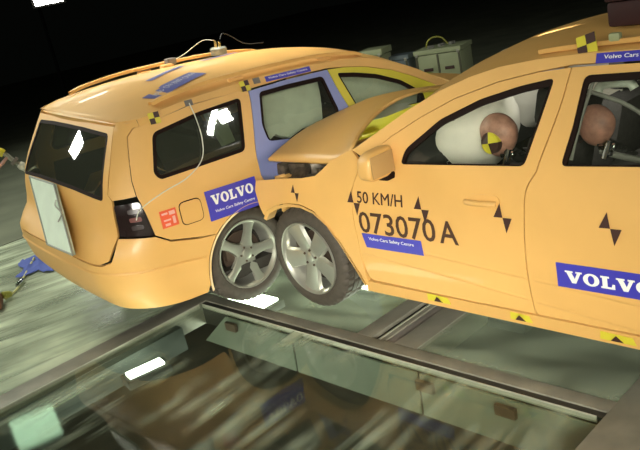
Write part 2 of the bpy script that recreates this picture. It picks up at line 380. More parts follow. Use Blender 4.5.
def put(name, s, vf, u0, z0, mat, parent, slope=0.0, fit=None, off=.006, label=None, flip=None):
    # text x runs rearwards on the left side of the car (s=+1), forwards on the right side (s=-1)
    v, f = vf; xm = max(p[0] for p in v); ym = max(p[1] for p in v); xn = min(p[0] for p in v); yn = min(p[1] for p in v)
    sx = fit[0] / (xm - xn) if fit else 1; sy = fit[1] / (ym - yn) if fit and fit[1] else 1
    W = [surf(s, u0 + s * (x - xn) * sx, z0 + (y - yn) * sy + slope * (x - xn) * sx, off) for x, y in v]
    o = mesh(name, W, f, mat, parent, 0)
    if label: o['label'] = label
    return o
def rect(u0, u1, z0, z1, sl=0): return [(u0, z0), (u1, z0 + sl), (u1, z1 + sl), (u0, z1)]
def sticker(name, s, poly, mat, parent, off=.0025, step=.08, label=None):
    o = panel(name, s, poly, mat, parent, gap=0, off=off, depth=.002, step=step)
    if label: o['label'] = label
    return o
def bowtie(s, u, z, sz, parent, label=None):   # upright triangle above-left of an inverted triangle
    k = sz; f = -1 if s > 0 else 1
    a = [(u - .5 * k * 1, z), (u + .0 * k, z), (u - .1 * k, z + k)]; b = [(u, z), (u + .5 * k, z), (u + .1 * k, z - k)]
    mb = MB()
    for t in (a, b): mb.add([surf(s, p, q, .003) for p, q in t], [(0, 1, 2)])
    o = mb.build('marker_triangles', STBLK, parent, 0); return o
def target(c, n, up, r, parent, name='target_marker', checks=True, label=None):
    # yellow square with two black quarters, standing on normal n
    n = Vector(n).normalized(); up = Vector(up); up = (up - n * up.dot(n)).normalized(); rt = up.cross(n); c = Vector(c)
    P = lambda x, y, o=0: c + rt * x * r + up * y * r + n * o
    base = MB().add([P(-1, -1), P(1, -1), P(1, 1), P(-1, 1), P(-1, -1, .004), P(1, -1, .004), P(1, 1, .004), P(-1, 1, .004)], [(4, 5, 6, 7), (0, 1, 5, 4), (1, 2, 6, 5), (2, 3, 7, 6), (3, 0, 4, 7)]).build(name, STYEL, parent, 0)
    k = MB()
    k.add([P(-1, -1, .006), P(0, -1, .006), P(0, 0, .006), P(-1, 0, .006)], [(0, 1, 2, 3)]); k.add([P(0, 0, .006), P(1, 0, .006), P(1, 1, .006), P(0, 1, .006)], [(0, 1, 2, 3)])
    k.build('black_quarters', STBLK, base, 0); return base

# ---------------------------------------------------------------- wheels
def lathe(prof, n=64, axis_y=1, mod=None):
    v = []; f = []
    for i in range(n):
        a = 2 * PI * i / n
        for j, (y, r) in enumerate(prof):
            rr = r if mod is None else mod(i, j, r); v.append((rr * math.cos(a), y, rr * math.sin(a)))
    m = len(prof)
    for i in range(n):
        for j in range(m - 1): f.append((i * m + j, ((i + 1) % n) * m + j, ((i + 1) % n) * m + j + 1, i * m + j + 1))
    return v, f
def wheel(parent_mw, side, kind, phase, parent, d, y, label=None):
    # local: axis along Y, outer face towards +Y*side
    t = bpy.data.objects.new('wheel', None); C.objects.link(t); t.parent = parent
    k_ = 1.05 if kind == 'wide' else 1.015
    t.matrix_local = parent_mw @ Matrix.Translation((-d - (0 if kind == 'wide' else .012), side * (y - .1125), .328 * k_)) @ Matrix.Scale(k_, 4)
    if label: t['label'] = label
    s = side; h = .1125
    prof = [(-h + .012, .234), (-h + .002, .252), (-h, .275), (-h + .012, .308), (-.088, .320), (-.083, .326), (-.045, .3275), (-.043, .320), (-.037, .320), (-.035, .328), (-.004, .3285), (-.003, .320), (.003, .320), (.004, .3285), (.035, .328), (.037, .320), (.043, .320), (.045, .3275), (.083, .326), (.088, .320), (h - .012, .308), (h, .275), (h - .002, .252), (h - .012, .234)]
    n = 160
    def mod(i, j, r):
        if j in (4, 5, 6, 17, 18, 19) and i % 4 == 0: return r - .009
        if j in (9, 10, 13, 14) and i % 8 == 2: return r - .007
        return r
    v, f = lathe(prof, n, mod=mod); mesh('tyre', v, f, TYRE, t, 32)
    # rim barrel and lip
    R = MB(); v, f = lathe([(s * (h - .012), .236), (s * (h + .000), .234), (s * (h - .002), .226), (s * (h - .018), .217), (s * (h - .03), .21), (s * -.06, .185), (s * -.095, .20)], 64); R.add(v, f)
    R.build('rim', ALLOY, t, 30)
    face = s * (h - .018)
    if kind == 'star': prof2 = [(.045, .062), (.09, .040), (.15, .032), (.19, .036), (.221, .046)]
    else: prof2 = [(.05, .050), (.10, .060), (.14, .062), (.185, .070), (.221, .090)]
    for k in range(5):
        a = phase + k * 2 * PI / 5; ca, sa = math.cos(a), math.sin(a); vv = []
        for r_, hw in prof2:
            dish = face - s * .018 * (1 - r_ / .208)
            for q, (wf, dy) in enumerate(((-1, -.022), (-.82, -.002), (0, .004), (.82, -.002), (1, -.022))):
                x, z = r_, hw * wf; vv.append((x * ca - z * sa, dish + s * dy, x * sa + z * ca))
        ff = [(i * 5 + j, i * 5 + j + 1, (i + 1) * 5 + j + 1, (i + 1) * 5 + j) for i in range(len(prof2) - 1) for j in range(4)]
        if kind != 'star':      # wide spoke: slit with a raised centre rib
            pass
        mesh('spoke', vv, ff, ALLOY, t, 50)
    hb = MB(); v, f = lathe([(face - s * .03, .068), (face - s * .012, .062), (face - s * .010, .034), (face - s * .002, .032), (face, .026), (face, .0)], 32); hb.add(v, f); hb.build('hub', ALLOY, t, 30)
    for k in range(5):
        a = phase + PI / 5 + k * 2 * PI / 5; c = (.050 * math.cos(a), face - s * .010, .050 * math.sin(a))
        v, f = lathe([(0, .0001), (0, .008), (s * .008, .007), (s * .008, .0001)], 6); mesh('wheel_bolt', [(p[0] + c[0], p[1] + c[1], p[2] + c[2]) for p in v], f, DISC, t, 30)
    v, f = lathe([(s * .02, .03), (s * .02, .152), (s * -.005, .152), (s * -.005, .03)], 40); mesh('brake_disc', v, f, DISC, t, 30)
    MB().box((-.11 if kind == 'star' else .11, s * .03, .05), (.07, .06, .13), bev=.012).build('brake_caliper', DISC, t)
    v, f = lathe([(-s * .02, .0), (-s * .02, .20)], 32); mesh('dust_shield', v, f, LINER, t, 0)
    return t

# ---------------------------------------------------------------- car
TOPL = [(1.505, 1.073), (1.715, 1.179), (1.92, 1.285), (2.11, 1.365), (2.285, 1.42), (2.448, 1.455), (2.64, 1.475), (2.9, 1.485), (3.3, 1.485), (3.7, 1.475), (4.0, 1.455), (4.25, 1.425), (4.36, 1.405)]
def ztop(d): return I(TOPL, d)
FT = [(.0, .66), (.35, .76), (.68, .87), (1.07, .91), (1.23, .945), (1.327, 1.0), (1.45, 1.055), (1.505, 1.073)]
FSEAM = [(1.505, 1.073), (1.577, 1.006), (1.511, .86), (1.499, .716), (1.503, .595), (1.507, .453), (1.535, .333), (1.56, .30)]
BSEAM = [(2.812, 1.435), (2.764, 1.262), (2.684, 1.054), (2.666, 1.002), (2.622, .924), (2.612, .789), (2.601, .542), (2.615, .332), (2.62, .30)]
RSEAM = [(3.531, 1.42), (3.553, 1.296), (3.621, 1.044), (3.642, .88), (3.60, .80), (3.50, .70), (3.41, .58), (3.345, .45), (3.32, .36), (3.31, .30)]
DTOPF = [(1.66, 1.075), (1.80, 1.15), (2.0, 1.245), (2.2, 1.325), (2.45, 1.392), (2.65, 1.423), (2.812, 1.435)]
WF = rnd([(1.862, 1.008), (1.894, 1.085), (2.118, 1.230), (2.351, 1.318), (2.564, 1.368), (2.736, 1.395), (2.674, 1.215), (2.604, 1.024)], .03)
WRR = rnd([(2.783, 1.03), (2.83, 1.19), (2.872, 1.398), (3.2, 1.402), (3.454, 1.396), (3.514, 1.187), (3.50, 1.075), (3.30, 1.045)], .03)
WQ = rnd([(3.61, 1.392), (3.70, 1.058), (4.345, 1.035), (4.376, 1.08), (4.301, 1.312), (3.95, 1.368)], .04)
def car(mw, flat, label, group, crushed, door_f, door_r):
    car_ = empty('station_wagon', label, 'car', group, mw=mw)
    dent = None
    if not crushed:
        def dent(p):     # right flank pushed in where the other car struck
            if p.y < 0:
                d = -p.x; k = math.exp(-((d - 2.45) / .62) ** 2) * max(0, min(1, (1.12 - p.z) / .25))
                return Vector((p.x, p.y + .26 * k, p.z))
            return p
    archF = [(.64, .61), (.691, .667), (.799, .711), (.918, .737), (1.045, .738), (1.159, .71), (1.265, .639), (1.347, .533), (1.412, .433), (1.465, .34), (1.49, .25)] if crushed else \
            [(.93 + .375 * math.cos(a), .33 + .375 * math.sin(a)) for a in np.linspace(PI * 1.05, -PI * .10, 12)]
    archR = [(3.775 + .395 * math.cos(a), .335 + .39 * math.sin(a)) for a in np.linspace(PI * 1.06, -PI * .10, 49)]
    f0 = .585 if crushed else .42
    for s in (1, -1):
        rp = lambda pts: pts
        # fender
        top = [(a, b) for a, b in FT if a > f0 + .02]
        fend = [(f0, .62 if crushed else .30), (f0, I(FT, f0))] + top + FSEAM[1:-2] + [(1.515, .25)] + archF[::-1]
        if crushed and s > 0: fend = [(.67, .615), (.635, .64), (.61, .70), (.59, .80), (.61, .865), (.682, .872), (.9, .895), (1.068, .905), (1.20, .925), (1.25, .955), (1.327, 1.01), (1.45, 1.06), (1.505, 1.073)] + FSEAM[1:-2] + [(1.515, .25)] + [p for p in archF[::-1] if p[1] < .60 and p[0] > 1 or p[1] >= .66]
        if not crushed: fend = [(f0, .30), (f0, .60), (f0, I(FT, f0))] + top + FSEAM[1:-2] + [(1.515, .25)] + [p for p in archF[::-1] if p[0] > f0 + .13 or p[1] > .4]
        pf_ = panel('front_fender', s, fend, ORANGE, car_, warp=dent)
        # arch lip
        al = archF; ring = [(a, b) for a, b in al]
        lip = MB(); n_ = len(al)
        for off, r_ in ((.004, 0), ):
            A_ = [surf(s, a, b, .006) for a, b in al]; B_ = [surf(s, a + (.93 - a) * .05, b + (.33 - b) * .05, -.004) for a, b in al]; D_ = [surf(s, a + (.93 - a) * .05, b + (.33 - b) * .05, -.07) for a, b in al]
            lip.add(A_ + B_ + D_, [(i, i + 1, n_ + i + 1, n_ + i) for i in range(n_ - 1)] + [(n_ + i, n_ + i + 1, 2 * n_ + i + 1, 2 * n_ + i) for i in range(n_ - 1)])
        lip.build('arch_lip', ORANGE, pf_, 40)
        # doors
        fd = spl(FSEAM[1:-1]) + [(1.56, .318)] + [(2.1, .312), (2.62, .312)] + spl(BSEAM[::-1][1:]) + DTOPF[::-1][1:-1] + [(1.60, 1.035)]
        d1 = panel('front_door', s, fd, door_f if s < 0 else ORANGE, car_, holes=[WF], warp=dent)
        rd = spl(BSEAM[:-1]) + [(2.63, .312), (3.31, .312)] + spl(RSEAM[::-1][1:]) + [(3.2, 1.435)]
        d2 = panel('rear_door', s, rd, door_r if s < 0 else ORANGE, car_, holes=[WRR], warp=dent)
        if door_f is not ORANGE and s < 0: d1['label'] = 'bright yellow front door'; d2['label'] = 'pale blue rear door'
        # window seals and glass
        for dr, wn in ((d1, WF), (d2, WRR)):
            sl = panel('window_seal', s, wn, SEAL, dr, holes=[[(a, b - .011) for a, b in inset(wn, .018)] if True else None], gap=0, off=-.004, depth=.015, step=.09, warp=dent)
            if not (crushed and s > 0 and dr is d2 and False):
                panel('window_glass', s, inset(wn, .012), GLASS, dr, gap=0, off=-.016, depth=0, step=.15, warp=dent)
        # handles
        for dr, u, z in ((d1, 2.385, .848), (d2, 3.40, .868)):
            hp = rnd(rect(u - .10, u + .10, z - .045, z + .042), .045)
            panel('handle_recess', s, hp, DARK if False else (door_r if (s < 0 and dr is d2) else door_f if s < 0 else ORANGE), dr, gap=0, off=.004, depth=.006, step=.06, warp=dent)
            hm = MB().tube([surf(s, u - .085 + k * .17 / 6, z + .002, .010 + .024 * math.sin(PI * k / 6)) for k in range(7)], .015, 8)
            if dent: hm.v = [tuple(dent(Vector(p))) for p in hm.v]
            hm.build('door_handle', (door_r if (s < 0 and dr is d2) else door_f if s < 0 else ORANGE), dr)
        # crease moulding along the doors
        for z0, z1, dd in ((.575, .445, 0), (.485, .32, 1)):
            for dr, ua, ub in ((d1, 1.53, 2.595), (d2, 2.63, 3.30)):
                if dd and dr is d2: ub = 3.29
                fz = lambda u: z0 + (z1 - z0) * (u - 1.55) / 1.7
                pp = [ua + (ub - ua) * k / 10 for k in range(11)]; A_ = [surf(s, u, fz(u) + .016, .001) for u in pp]; B_ = [surf(s, u, fz(u), .004) for u in pp]; D_ = [surf(s, u, fz(u) - .004, .0005) for u in pp]
                mb = MB().add([dent(p) if dent else p for p in A_ + B_ + D_], [(i, i + 1, 11 + i + 1, 11 + i) for i in range(10)] + [(11 + i, 12 + i, 23 + i, 22 + i) for i in range(10)])
                mb.build('door_crease', (door_r if (s < 0 and dr is d2) else door_f if s < 0 else ORANGE), dr, 60)
        # sill
        panel('sill', s, [(1.47, .225), (3.38, .225), (3.335, .305), (1.50, .305)], ORANGE, car_, warp=dent, depth=.06)
        # body frame above doors (A pillar, cant rail) with the pillars
        up = [(a, b) for a, b in TOPL]
        fr = up + [(4.36, 1.36), (4.0, 1.42), (3.531, 1.43)] + [(3.2, 1.442), (2.812, 1.442)] + DTOPF[::-1][1:-1] + [(1.60, 1.03)]
        panel('roof_side_frame', s, [(a, b - (.0)) for a, b in fr], ORANGE, car_, gap=.001, step=.05)
        # rear quarter
        q = spl(RSEAM[:4]) + [(3.61, .80), (3.54, .735)] + [p for p in archR if p[1] > .42 and p[0] > 3.58] + [(4.17, .36), (4.22, .60), (4.39, .665), (4.479, .72), (4.513, .936), (4.521, .98), (4.516, 1.07), (4.487, 1.187), (4.450, 1.315), (4.40, 1.38), (4.0, 1.42), (3.6, 1.432)]
        q = spl(RSEAM[:4]) + [(3.61, .80), (3.54, .74)] + [p for p in archR if p[0] > 3.56 and p[1] > .60] + [(4.19, .62), (4.39, .665), (4.479, .72), (4.513, .936), (4.521, .98), (4.516, 1.07), (4.487, 1.187), (4.450, 1.315), (4.40, 1.36), (4.0, 1.42), (3.6, 1.432)]
        qp = panel('rear_quarter_panel', s, q, ORANGE, car_, holes=[WQ])
        panel('window_seal', s, WQ, SEAL, qp, holes=[inset(WQ, .024)], gap=0, off=-.002, depth=.01, step=.09)
        panel('quarter_glass', s, inset(WQ, .02), DGLASS, qp, gap=0, off=-.008, depth=0, step=.12)
        n_ = len(archR); A_ = [surf(s, a, b, .006) for a, b in archR]; B_ = [surf(s, a + (3.77 - a) * .05, b + (.335 - b) * .05, -.004) for a, b in archR]; D_ = [surf(s, a + (3.77 - a) * .05, b + (.335 - b) * .05, -.07) for a, b in archR]
        MB().add(A_ + B_ + D_, [(i, i + 1, n_ + i + 1, n_ + i) for i in range(n_ - 1)] + [(n_ + i, n_ + i + 1, 2 * n_ + i + 1, 2 * n_ + i) for i in range(n_ - 1)]).build('arch_lip', ORANGE, qp, 40)
        # rear corner column (painted over lamp column), tail lamp
        col_ = [(4.36, 1.36), (4.40, 1.36), (4.450, 1.315), (4.487, 1.187), (4.516, 1.07), (4.521, .975), (rear_u(.735, .965), .965), (rear_u(.70, 1.0), 1.0), (rear_u(.664, 1.167), 1.167), (rear_u(.612, 1.335), 1.335), (rear_u(.60, 1.40), 1.40), (4.36, 1.408)]
        panel('corner_column', s, col_, ORANGE, car_, step=.05, gap=.0015)
        tl = [(4.513, .945), (4.479, .722), (rear_u(.765, .745), .745), (rear_u(.738, .94), .94)]
        tlp = panel('tail_lamp', s, rnd(tl, .02), LAMPRED, car_, step=.05, off=-.002)
        for zz in (.79, .84, .89):
            sticker('lamp_segment', s, rnd(rect(4.53, 4.60, zz - .014, zz + .014), .01), M('lamp_lens_pink', (.16, .06, .05), .2) if zz == .84 else M('lamp_lens_dark', (.04, .03, .028), .2), tlp, off=.002, step=.05)
        # rocker behind arch: bumper side
        bs = [(4.185, .22)] + [p for p in archR[::-1] if p[0] > 4.0 and .25 < p[1] < .62] + [(4.19, .612), (4.39, .657), (4.479, .714), (4.60, .728)]
        rb = []
        for z in (.735, .60, .585, .575): pass
        bs += [(rear_u(.76, .735), .735), (rear_u(.76, .60), .60), (rear_u(.70, .575), .575), (rear_u(.3, .59), .59)] + [(rear_u(-.008, z), z) for z in np.linspace(.60, .24, 13)] + [(rear_u(.5, .23), .23), (4.7, .225)]
        bp = panel('rear_bumper', s, bs, ORANGE, car_, step=.05, gap=.0015, depth=.03)
        cr_ = [(4.17, .475), (4.4, .50), (4.7, .515), (4.9, .52), (rear_u(0, .525), .525)]; cr_ = spl(cr_, 6); n2 = len(cr_)
        MB().add([surf(s, a, b + .012, .002) for a, b in cr_] + [surf(s, a, b, .010) for a, b in cr_] + [surf(s, a, b - .004, 0) for a, b in cr_], [(i, i + 1, n2 + i + 1, n2 + i) for i in range(n2 - 1)] + [(n2 + i, n2 + i + 1, 2 * n2 + i + 1, 2 * n2 + i) for i in range(n2 - 1)]).build('bumper_crease', ORANGE, bp, 60)
        # inner liners
        lf = 1.42
        panel('inner_trim', s, [(lf, .26), (3.36, .26), (3.40, .60), (3.62, .78), (4.1, .78), (4.3, .5), (4.4, .5), (4.4, .98), (lf, .98)], LINER, car_, gap=0, off=-.07, depth=0, step=.12, warp=dent)
        # wheel well
        for cx, zz in ((.94, .36), (3.77, .34)):
            if crushed and cx < 2: pts = [(a, b) for a, b in archF]
            else: pts = [(cx + .40 * math.cos(a), zz + .40 * math.sin(a)) for a in np.linspace(PI * 1.1, -PI * .1, 12)]
            n3 = len(pts)
            yo = .88 * s if cx > 2 else .86 * s
            v = [(-a, yo, b) for a, b in pts] + [(-a, .55 * s, b) for a, b in pts] + [(-cx, .55 * s, .3)]
            if dent and s < 0: v = [dent(Vector(p)) for p in v]
            mesh('wheel_well', v, [(i, i + 1, n3 + i + 1, n3 + i) for i in range(n3 - 1)] + [(n3 + i, n3 + i + 1, 2 * n3) for i in range(n3 - 1)], LINER, car_, 0)
        # roof rail
        rp_ = [(2.40, .655, 1.46), (2.5, .65, 1.487), (2.8, .64, 1.518), (3.2, .64, 1.526), (3.7, .635, 1.516), (3.95, .625, 1.495), (4.1, .62, 1.475), (4.2, .615, 1.45)]
        if crushed: rp_ = [(2.62, .65, 1.50)] + [(a, b, c - .008) for a, b, c in rp_[2:]]
        rp2 = catmull([(-a, s * b, c) for a, b, c in rp_], 5)
        mb = MB(); prof = [(-.022, -.014), (.024, -.014), (.026, .006), (0, .012), (-.022, .008)]; v = []
        for p in rp2: v += [(p.x, p.y + a, p.z + b) for a, b in prof]
        mb.add(v, [(i * 5 + k, i * 5 + (k + 1) % 5, (i + 1) * 5 + (k + 1) % 5, (i + 1) * 5 + k) for i in range(len(rp2) - 1) for k in range(5)])
        if not crushed: mb.v = [(a, b, c + .014) for a, b, c in mb.v]
        rr_ = mb.build('roof_rail', ORANGE, car_, 50)
        for dd in (2.75, 3.55): MB().box((-dd, s * .637, 1.485), (.12, .03, .05), bev=.008).build('rail_foot', ORANGE, rr_)
        # roof ditch moulding
        # mirror
        mz = .0
        head = MB(); cx, cy, cz = 1.815, .985, 1.045
        if not (dent and s < 0):
            bm = bmesh.new(); bmesh.ops.create_uvsphere(bm, u_segments=24, v_segments=16, radius=1)
            vv = []
            for q in bm.verts:
                x, y, z = q.co
                sx = abs(x) ** .6 * (1 if x > 0 else -1); sy = abs(y) ** .6 * (1 if y > 0 else -1); sz = abs(z) ** .55 * (1 if z > 0 else -1)
                px_ = -cx + (.085 * sx if x > 0 else .035 * sx); vv.append((px_, s * (cy + .102 * sy - .02 * (z)), cz + .078 * sz * (1 - .12 * y)))
            bm.verts.index_update(); ff = [[q.index for q in fc.verts] for fc in bm.faces]; bm.free()
            mo = mesh('wing_mirror', vv, ff, ORANGE, car_, 60)
            MB().box((-cx - .037, s * (cy + .005), cz), (.006, .17, .115), bev=.002).build('mirror_glass', M('mirror_face', (.50, .30, .11), .5), mo)
            MB().box((-cx + .02, s * .90, .955), (.07, .10, .035), bev=.01).build('mirror_foot', SEAL, mo)
    # ---- roof, tailgate, windscreen
    W0 = lambda d, z: abs(surf(1, d, z).y)
    ds = np.linspace(2.02, 4.42, 26); nt_ = 17; v = []; f = []
    for d in ds:
        z = ztop(min(d, 4.36)) if d < 4.36 else I([(4.36, 1.405), (4.42, 1.392)], d); Wd = W0(min(d, 4.25), z) * (1 if d < 4.25 else 1 - (d - 4.25) * .25)
        cz = .075 if d > 2.3 else .055 + .02 * (d - 2.02) / .28
        if d > 4.0: cz = .075 - .05 * (d - 4.0) / .42
        for k in range(nt_):
            t = -1 + 2 * k / (nt_ - 1); dd = d - (.09 * (1 - t * t) * max(0, 1 - (d - 2.02) / .5)) + (.07 * (1 - t * t) * max(0, (d - 3.9) / .52))
            v.append((-dd, Wd * t, z - .004 + cz * (1 - abs(t) ** 2.2)))
    f = [(i * nt_ + k, i * nt_ + k + 1, (i + 1) * nt_ + k + 1, (i + 1) * nt_ + k) for i in range(len(ds) - 1) for k in range(nt_ - 1)]
    roof = mesh('roof', v, f, ORANGE, car_, 60)
    # headliner
    mesh('headliner', [(a, b * .97, c - .03) for a, b, c in v], f, LINER, roof, 60)
    # tailgate (both halves), rear glass, spoiler
    def full(y, z):      # signed y -> point through u on the right side or mirrored
        return (y, z)
    def rearfn(y, z, off):
        s = -1 if y <= 0 else 1
        p = surf(s, rear_u(abs(y), z), z, off); return p
    tg = [(-.612, 1.335), (-.664, 1.167), (-.70, 1.0), (-.735, .96), (-.76, .745), (-.75, .61), (-.69, .585), (-.3, .598), (.0, .605), (.3, .598), (.69, .585), (.75, .61), (.76, .745), (.735, .96), (.70, 1.0), (.664, 1.167), (.612, 1.335), (.600, 1.375), (0, 1.385), (-.60, 1.375)]
    wr = [(-.565, 1.335), (-.675, .962), (-.3, .985), (0, .99), (.3, .985), (.65, .962), (.55, 1.335), (.25, 1.35), (0, 1.353), (-.25, 1.35)]
    tgp = panel('tailgate', -1, tg, ORANGE, car_, holes=[rnd(wr, .03)], fn=rearfn, step=.06, gap=.0015)
    wr2 = rnd(wr, .03)
    panel('glass_border', -1, wr2, SEAL, tgp, holes=[inset(wr2, .022)], fn=rearfn, gap=0, off=-.001, depth=.006, step=.08)
    panel('rear_glass', -1, inset(wr2, .015), DGLASS, tgp, fn=rearfn, gap=0, off=-.006, depth=0, step=.1)
    # spoiler lip
    sp = [(4.39 + .075 * (1 - t * t), .62 * t, 1.402 + .022 * (1 - t * t)) for t in np.linspace(-1, 1, 17)]
    v = [(-a, b, c) for a, b, c in sp] + [(-a - .045, b, c - .022) for a, b, c in sp] + [(-a - .035, b, c - .05) for a, b, c in sp] + [(-a, b, c - .05) for a, b, c in sp]
    n_ = 17; mesh('roof_spoiler', v, [(r * n_ + i, r * n_ + i + 1, ((r + 1) % 4) * n_ + i + 1, ((r + 1) % 4) * n_ + i) for r in range(4) for i in range(n_ - 1)] + [(0, n_, 2 * n_, 3 * n_), (n_ - 1, 2 * n_ - 1, 3 * n_ - 1, 4 * n_ - 1)], ORANGE, tgp, 40)
    # plate recess
    sticker('plate_recess', -1, [], ORANGE, tgp) if False else None
    # windscreen
    v = []; nt_ = 13; ps = np.linspace(0, 1, 9)
    for p in ps:
        d = 1.46 + (2.06 - 1.46) * p; z = ztop(max(1.505, d)) - .012 if d > 1.505 else 1.05; Wd = W0(d, z) - .02
        for k in range(nt_):
            t = -1 + 2 * k / (nt_ - 1); v.append((-(d - (.17 - .07 * p) * (1 - t * t)), Wd * t, z + (.02 + .03 * p) * (1 - t * t)))
    mesh('windscreen', v, [(i * nt_ + k, i * nt_ + k + 1, (i + 1) * nt_ + k + 1, (i + 1) * nt_ + k) for i in range(8) for k in range(nt_ - 1)], GLASS, car_, 60)
    # cowl, bulkhead
    MB().box((-1.42, 0, .97), (.16, 1.62, .10), bev=.02).build('cowl', DARK, car_)
    # floor pan
    MB().box((-2.9, 0, .24), (2.95, 1.66, .08)).build('floor_pan', LINER, car_, 0)
    MB().box((-4.52, 0, .36), (.28, 1.3, .28), bev=.03).build('rear_underbody', LINER, car_, 0)
    MB().box((-1.46, 0, .62), (.06, 1.60, .72)).build('bulkhead', LINER, car_, 0)
    MB().box((-4.05, 0, .62), (.9, 1.06, .05)).build('boot_floor', LINER, car_, 0)
    # dash, wheel, seats
    MB().box((-1.70, 0, .90), (.42, 1.46, .18), bev=.05).build('dashboard', DARK, car_)
    sw = MB(); c = Vector((-1.93, .37, .93)); ax = Vector((-.85, 0, .5)).normalized(); e = Vector((0, 1, 0)); g = ax.cross(e)
    sw.tube([c + (e * math.cos(a) + g * math.sin(a)) * .185 for a in np.linspace(0, 2 * PI, 25)], .015, 8, False); sw.tube([c - e * .18, c, c + e * .18], .02, 6); sw.tube([c, c - g * .18 if g.z > 0 else c + g * .18], .02, 6)
    sw.build('steering_wheel', DARK, car_)
    for yy in (.37, -.37):
        st = bpy.data.objects.new('front_seat', None); link(st, car_)
        MB().box((-2.15, yy, .46), (.52, .50, .16), bev=.05).build('seat_cushion', SEATM, st)
        R = Matrix.Rotation(math.radians(-14), 3, 'Y'); MB().box((-2.46, yy, .78), (.14, .50, .62), R, .05).build('backrest', SEATM, st)
        MB().box((-2.50, yy, 1.20), (.10, .26, .20), R, .04).build('headrest', SEATM, st); [MB().tube([(-2.50, yy + q, 1.0), (-2.50, yy + q, 1.15)], .008, 6).build('headrest_post', STEEL, st) for q in (-.06, .06)]
    st = bpy.data.objects.new('rear_seat', None); link(st, car_)
    MB().box((-3.15, 0, .48), (.48, 1.30, .16), bev=.05).build('seat_cushion', SEATM, st)
    R = Matrix.Rotation(math.radians(-16), 3, 'Y'); MB().box((-3.50, 0, .80), (.14, 1.30, .62), R, .05).build('backrest', SEATM, st)
    for yy in (-.42, 0, .42): MB().box((-3.58, yy, 1.17), (.09, .24, .14), R, .035).build('headrest', SEATM, st)
    # hood
    v = []; nu, nv = 23, 21
    if crushed:
        for i in range(nu):
            d0 = .56 + (1.36 - .56) * i / (nu - 1)
            for k in range(nv):
                t = -1 + 2 * k / (nv - 1); y = .80 * t
                zl = I([(.5, .972), (1.18, .968), (1.30, 1.015), (1.4, 1.075)], d0); zr = 1.03; zc = I([(.5, 1.06), (.9, 1.155), (1.3, 1.19), (1.4, 1.19)], d0)
                ze = zl if t > 0 else zr
                z = ze + (zc - ze) * (1 - abs(t) ** 1.9)
                z += .006 * math.sin(9 * d0 + 5 * t) * (1 - abs(t)) - .02 * math.exp(-((d0 - 1.24) / .035) ** 2) * max(0, t - .6) / .4
                fe = (.10 if t > 0 else .03) * t * t * (1 - i / (nu - 1)); dd = d0 - .10 * (1 - t * t) * (i / (nu - 1)) + fe + (.09 * (i / (nu - 1)) if t > 0 else 0) * abs(t) ** 3
                v.append((-dd, y, z))
    else:
        for i in range(nu):
            d0 = .30 + (1.42 - .30) * i / (nu - 1)
            for k in range(nv):
                t = -1 + 2 * k / (nv - 1); y = (W0(max(d0, .3), .9) - .10) * t
                dd = d0 - (.22 * (1 - i / (nu - 1)) + .12 * i / (nu - 1)) * (1 - t * t)
                v.append((-dd, y, I(FT, d0) + .008 + .07 * (1 - abs(t) ** 2.4) * min(1, .4 + d0 / 1.2) - .0))
    f = [(i * nv + k, i * nv + k + 1, (i + 1) * nv + k + 1, (i + 1) * nv + k) for i in range(nu - 1) for k in range(nv - 1)]
    ho = mesh('bonnet', v, f, ORANGE, car_, 60)
    if crushed: ho['label'] = 'buckled bonnet pushed up at the front'
    md = ho.modifiers.new('thickness', 'SOLIDIFY'); md.thickness = .018; md.offset = 0
    # front end
    v = []; nz, ny = 13, 29
    for i in range(nz):
        z = (.62 if crushed else .20) + (.24 if crushed else .52) * i / (nz - 1)
        for k in range(ny):
            t = -1 + 2 * k / (ny - 1)
            if crushed:
                y = .80 * t; d = .66 + .035 * math.sin(7 * t + 3 * z) + .02 * math.sin(17 * t - 9 * z) + .03 * abs(t) ** 6 - .0
            else:
                y = W0(.45, z) * math.sin(t * PI / 2) * 1.0; d = .05 + .42 * (1 - math.cos(t * PI / 2)) ** 1.15 + .10 * ((z - .46) / .26) ** 2
            v.append((-d, y, z))
    f = [(i * ny + k, i * ny + k + 1, (i + 1) * ny + k + 1, (i + 1) * ny + k) for i in range(nz - 1) for k in range(ny - 1)]
    fb = mesh('front_bumper', v, f, ORANGE, car_, 60); md = fb.modifiers.new('thickness', 'SOLIDIFY'); md.thickness = .012
    if crushed: fb['label'] = 'crushed front bumper skin'
    if not crushed:
        MB().box((-.10, 0, .62), (.04, .62, .16), bev=.02).build('grille', DARK, car_)
        for s in (1, -1):
            MB().box((-.30, s * .66, .67), (.22, .26, .12), Matrix.Rotation(s * -.5, 3, 'Z'), .03).build('headlamp', M('headlamp_glass', (.5, .52, .5), .1, .2), car_)
    # engine bay lumps
    eb = MB(); eb.box((-1.02, 0, .66), (.62, .9, .28), bev=.03); eb.build('engine_block', M('engine_metal', (.10, .085, .07), .5, .5, noise=.4, nscale=20), car_)
    if crushed:
        eb = MB(); rnd_ = random.Random(3)
        for k in range(16):
            eb.box((-rnd_.uniform(.66, 1.15), rnd_.uniform(.42, .78), rnd_.uniform(.82, .895)), (rnd_.uniform(.04, .16), rnd_.uniform(.03, .1), rnd_.uniform(.03, .08)), Matrix.Rotation(rnd_.uniform(-1, 1), 3, rnd_.choice('XYZ')), .006)
        eb.build('bent_bay_parts', M('bay_metal', (.12, .10, .075), .4, .5, noise=.5, nscale=25), car_)
        MB().box((-.93, .62, .80), (.60, .36, .05), bev=.01).build('inner_wing', LINER, car_)
    # wheels
    inv = mw.inverted() @ flat
    wk = 'wide' if crushed else 'star'
    wheel(inv, 1, wk, math.radians(100 + 36) if crushed else 0, car_, .941, .882); wheel(inv, -1, wk, .3, car_, .93, .882)
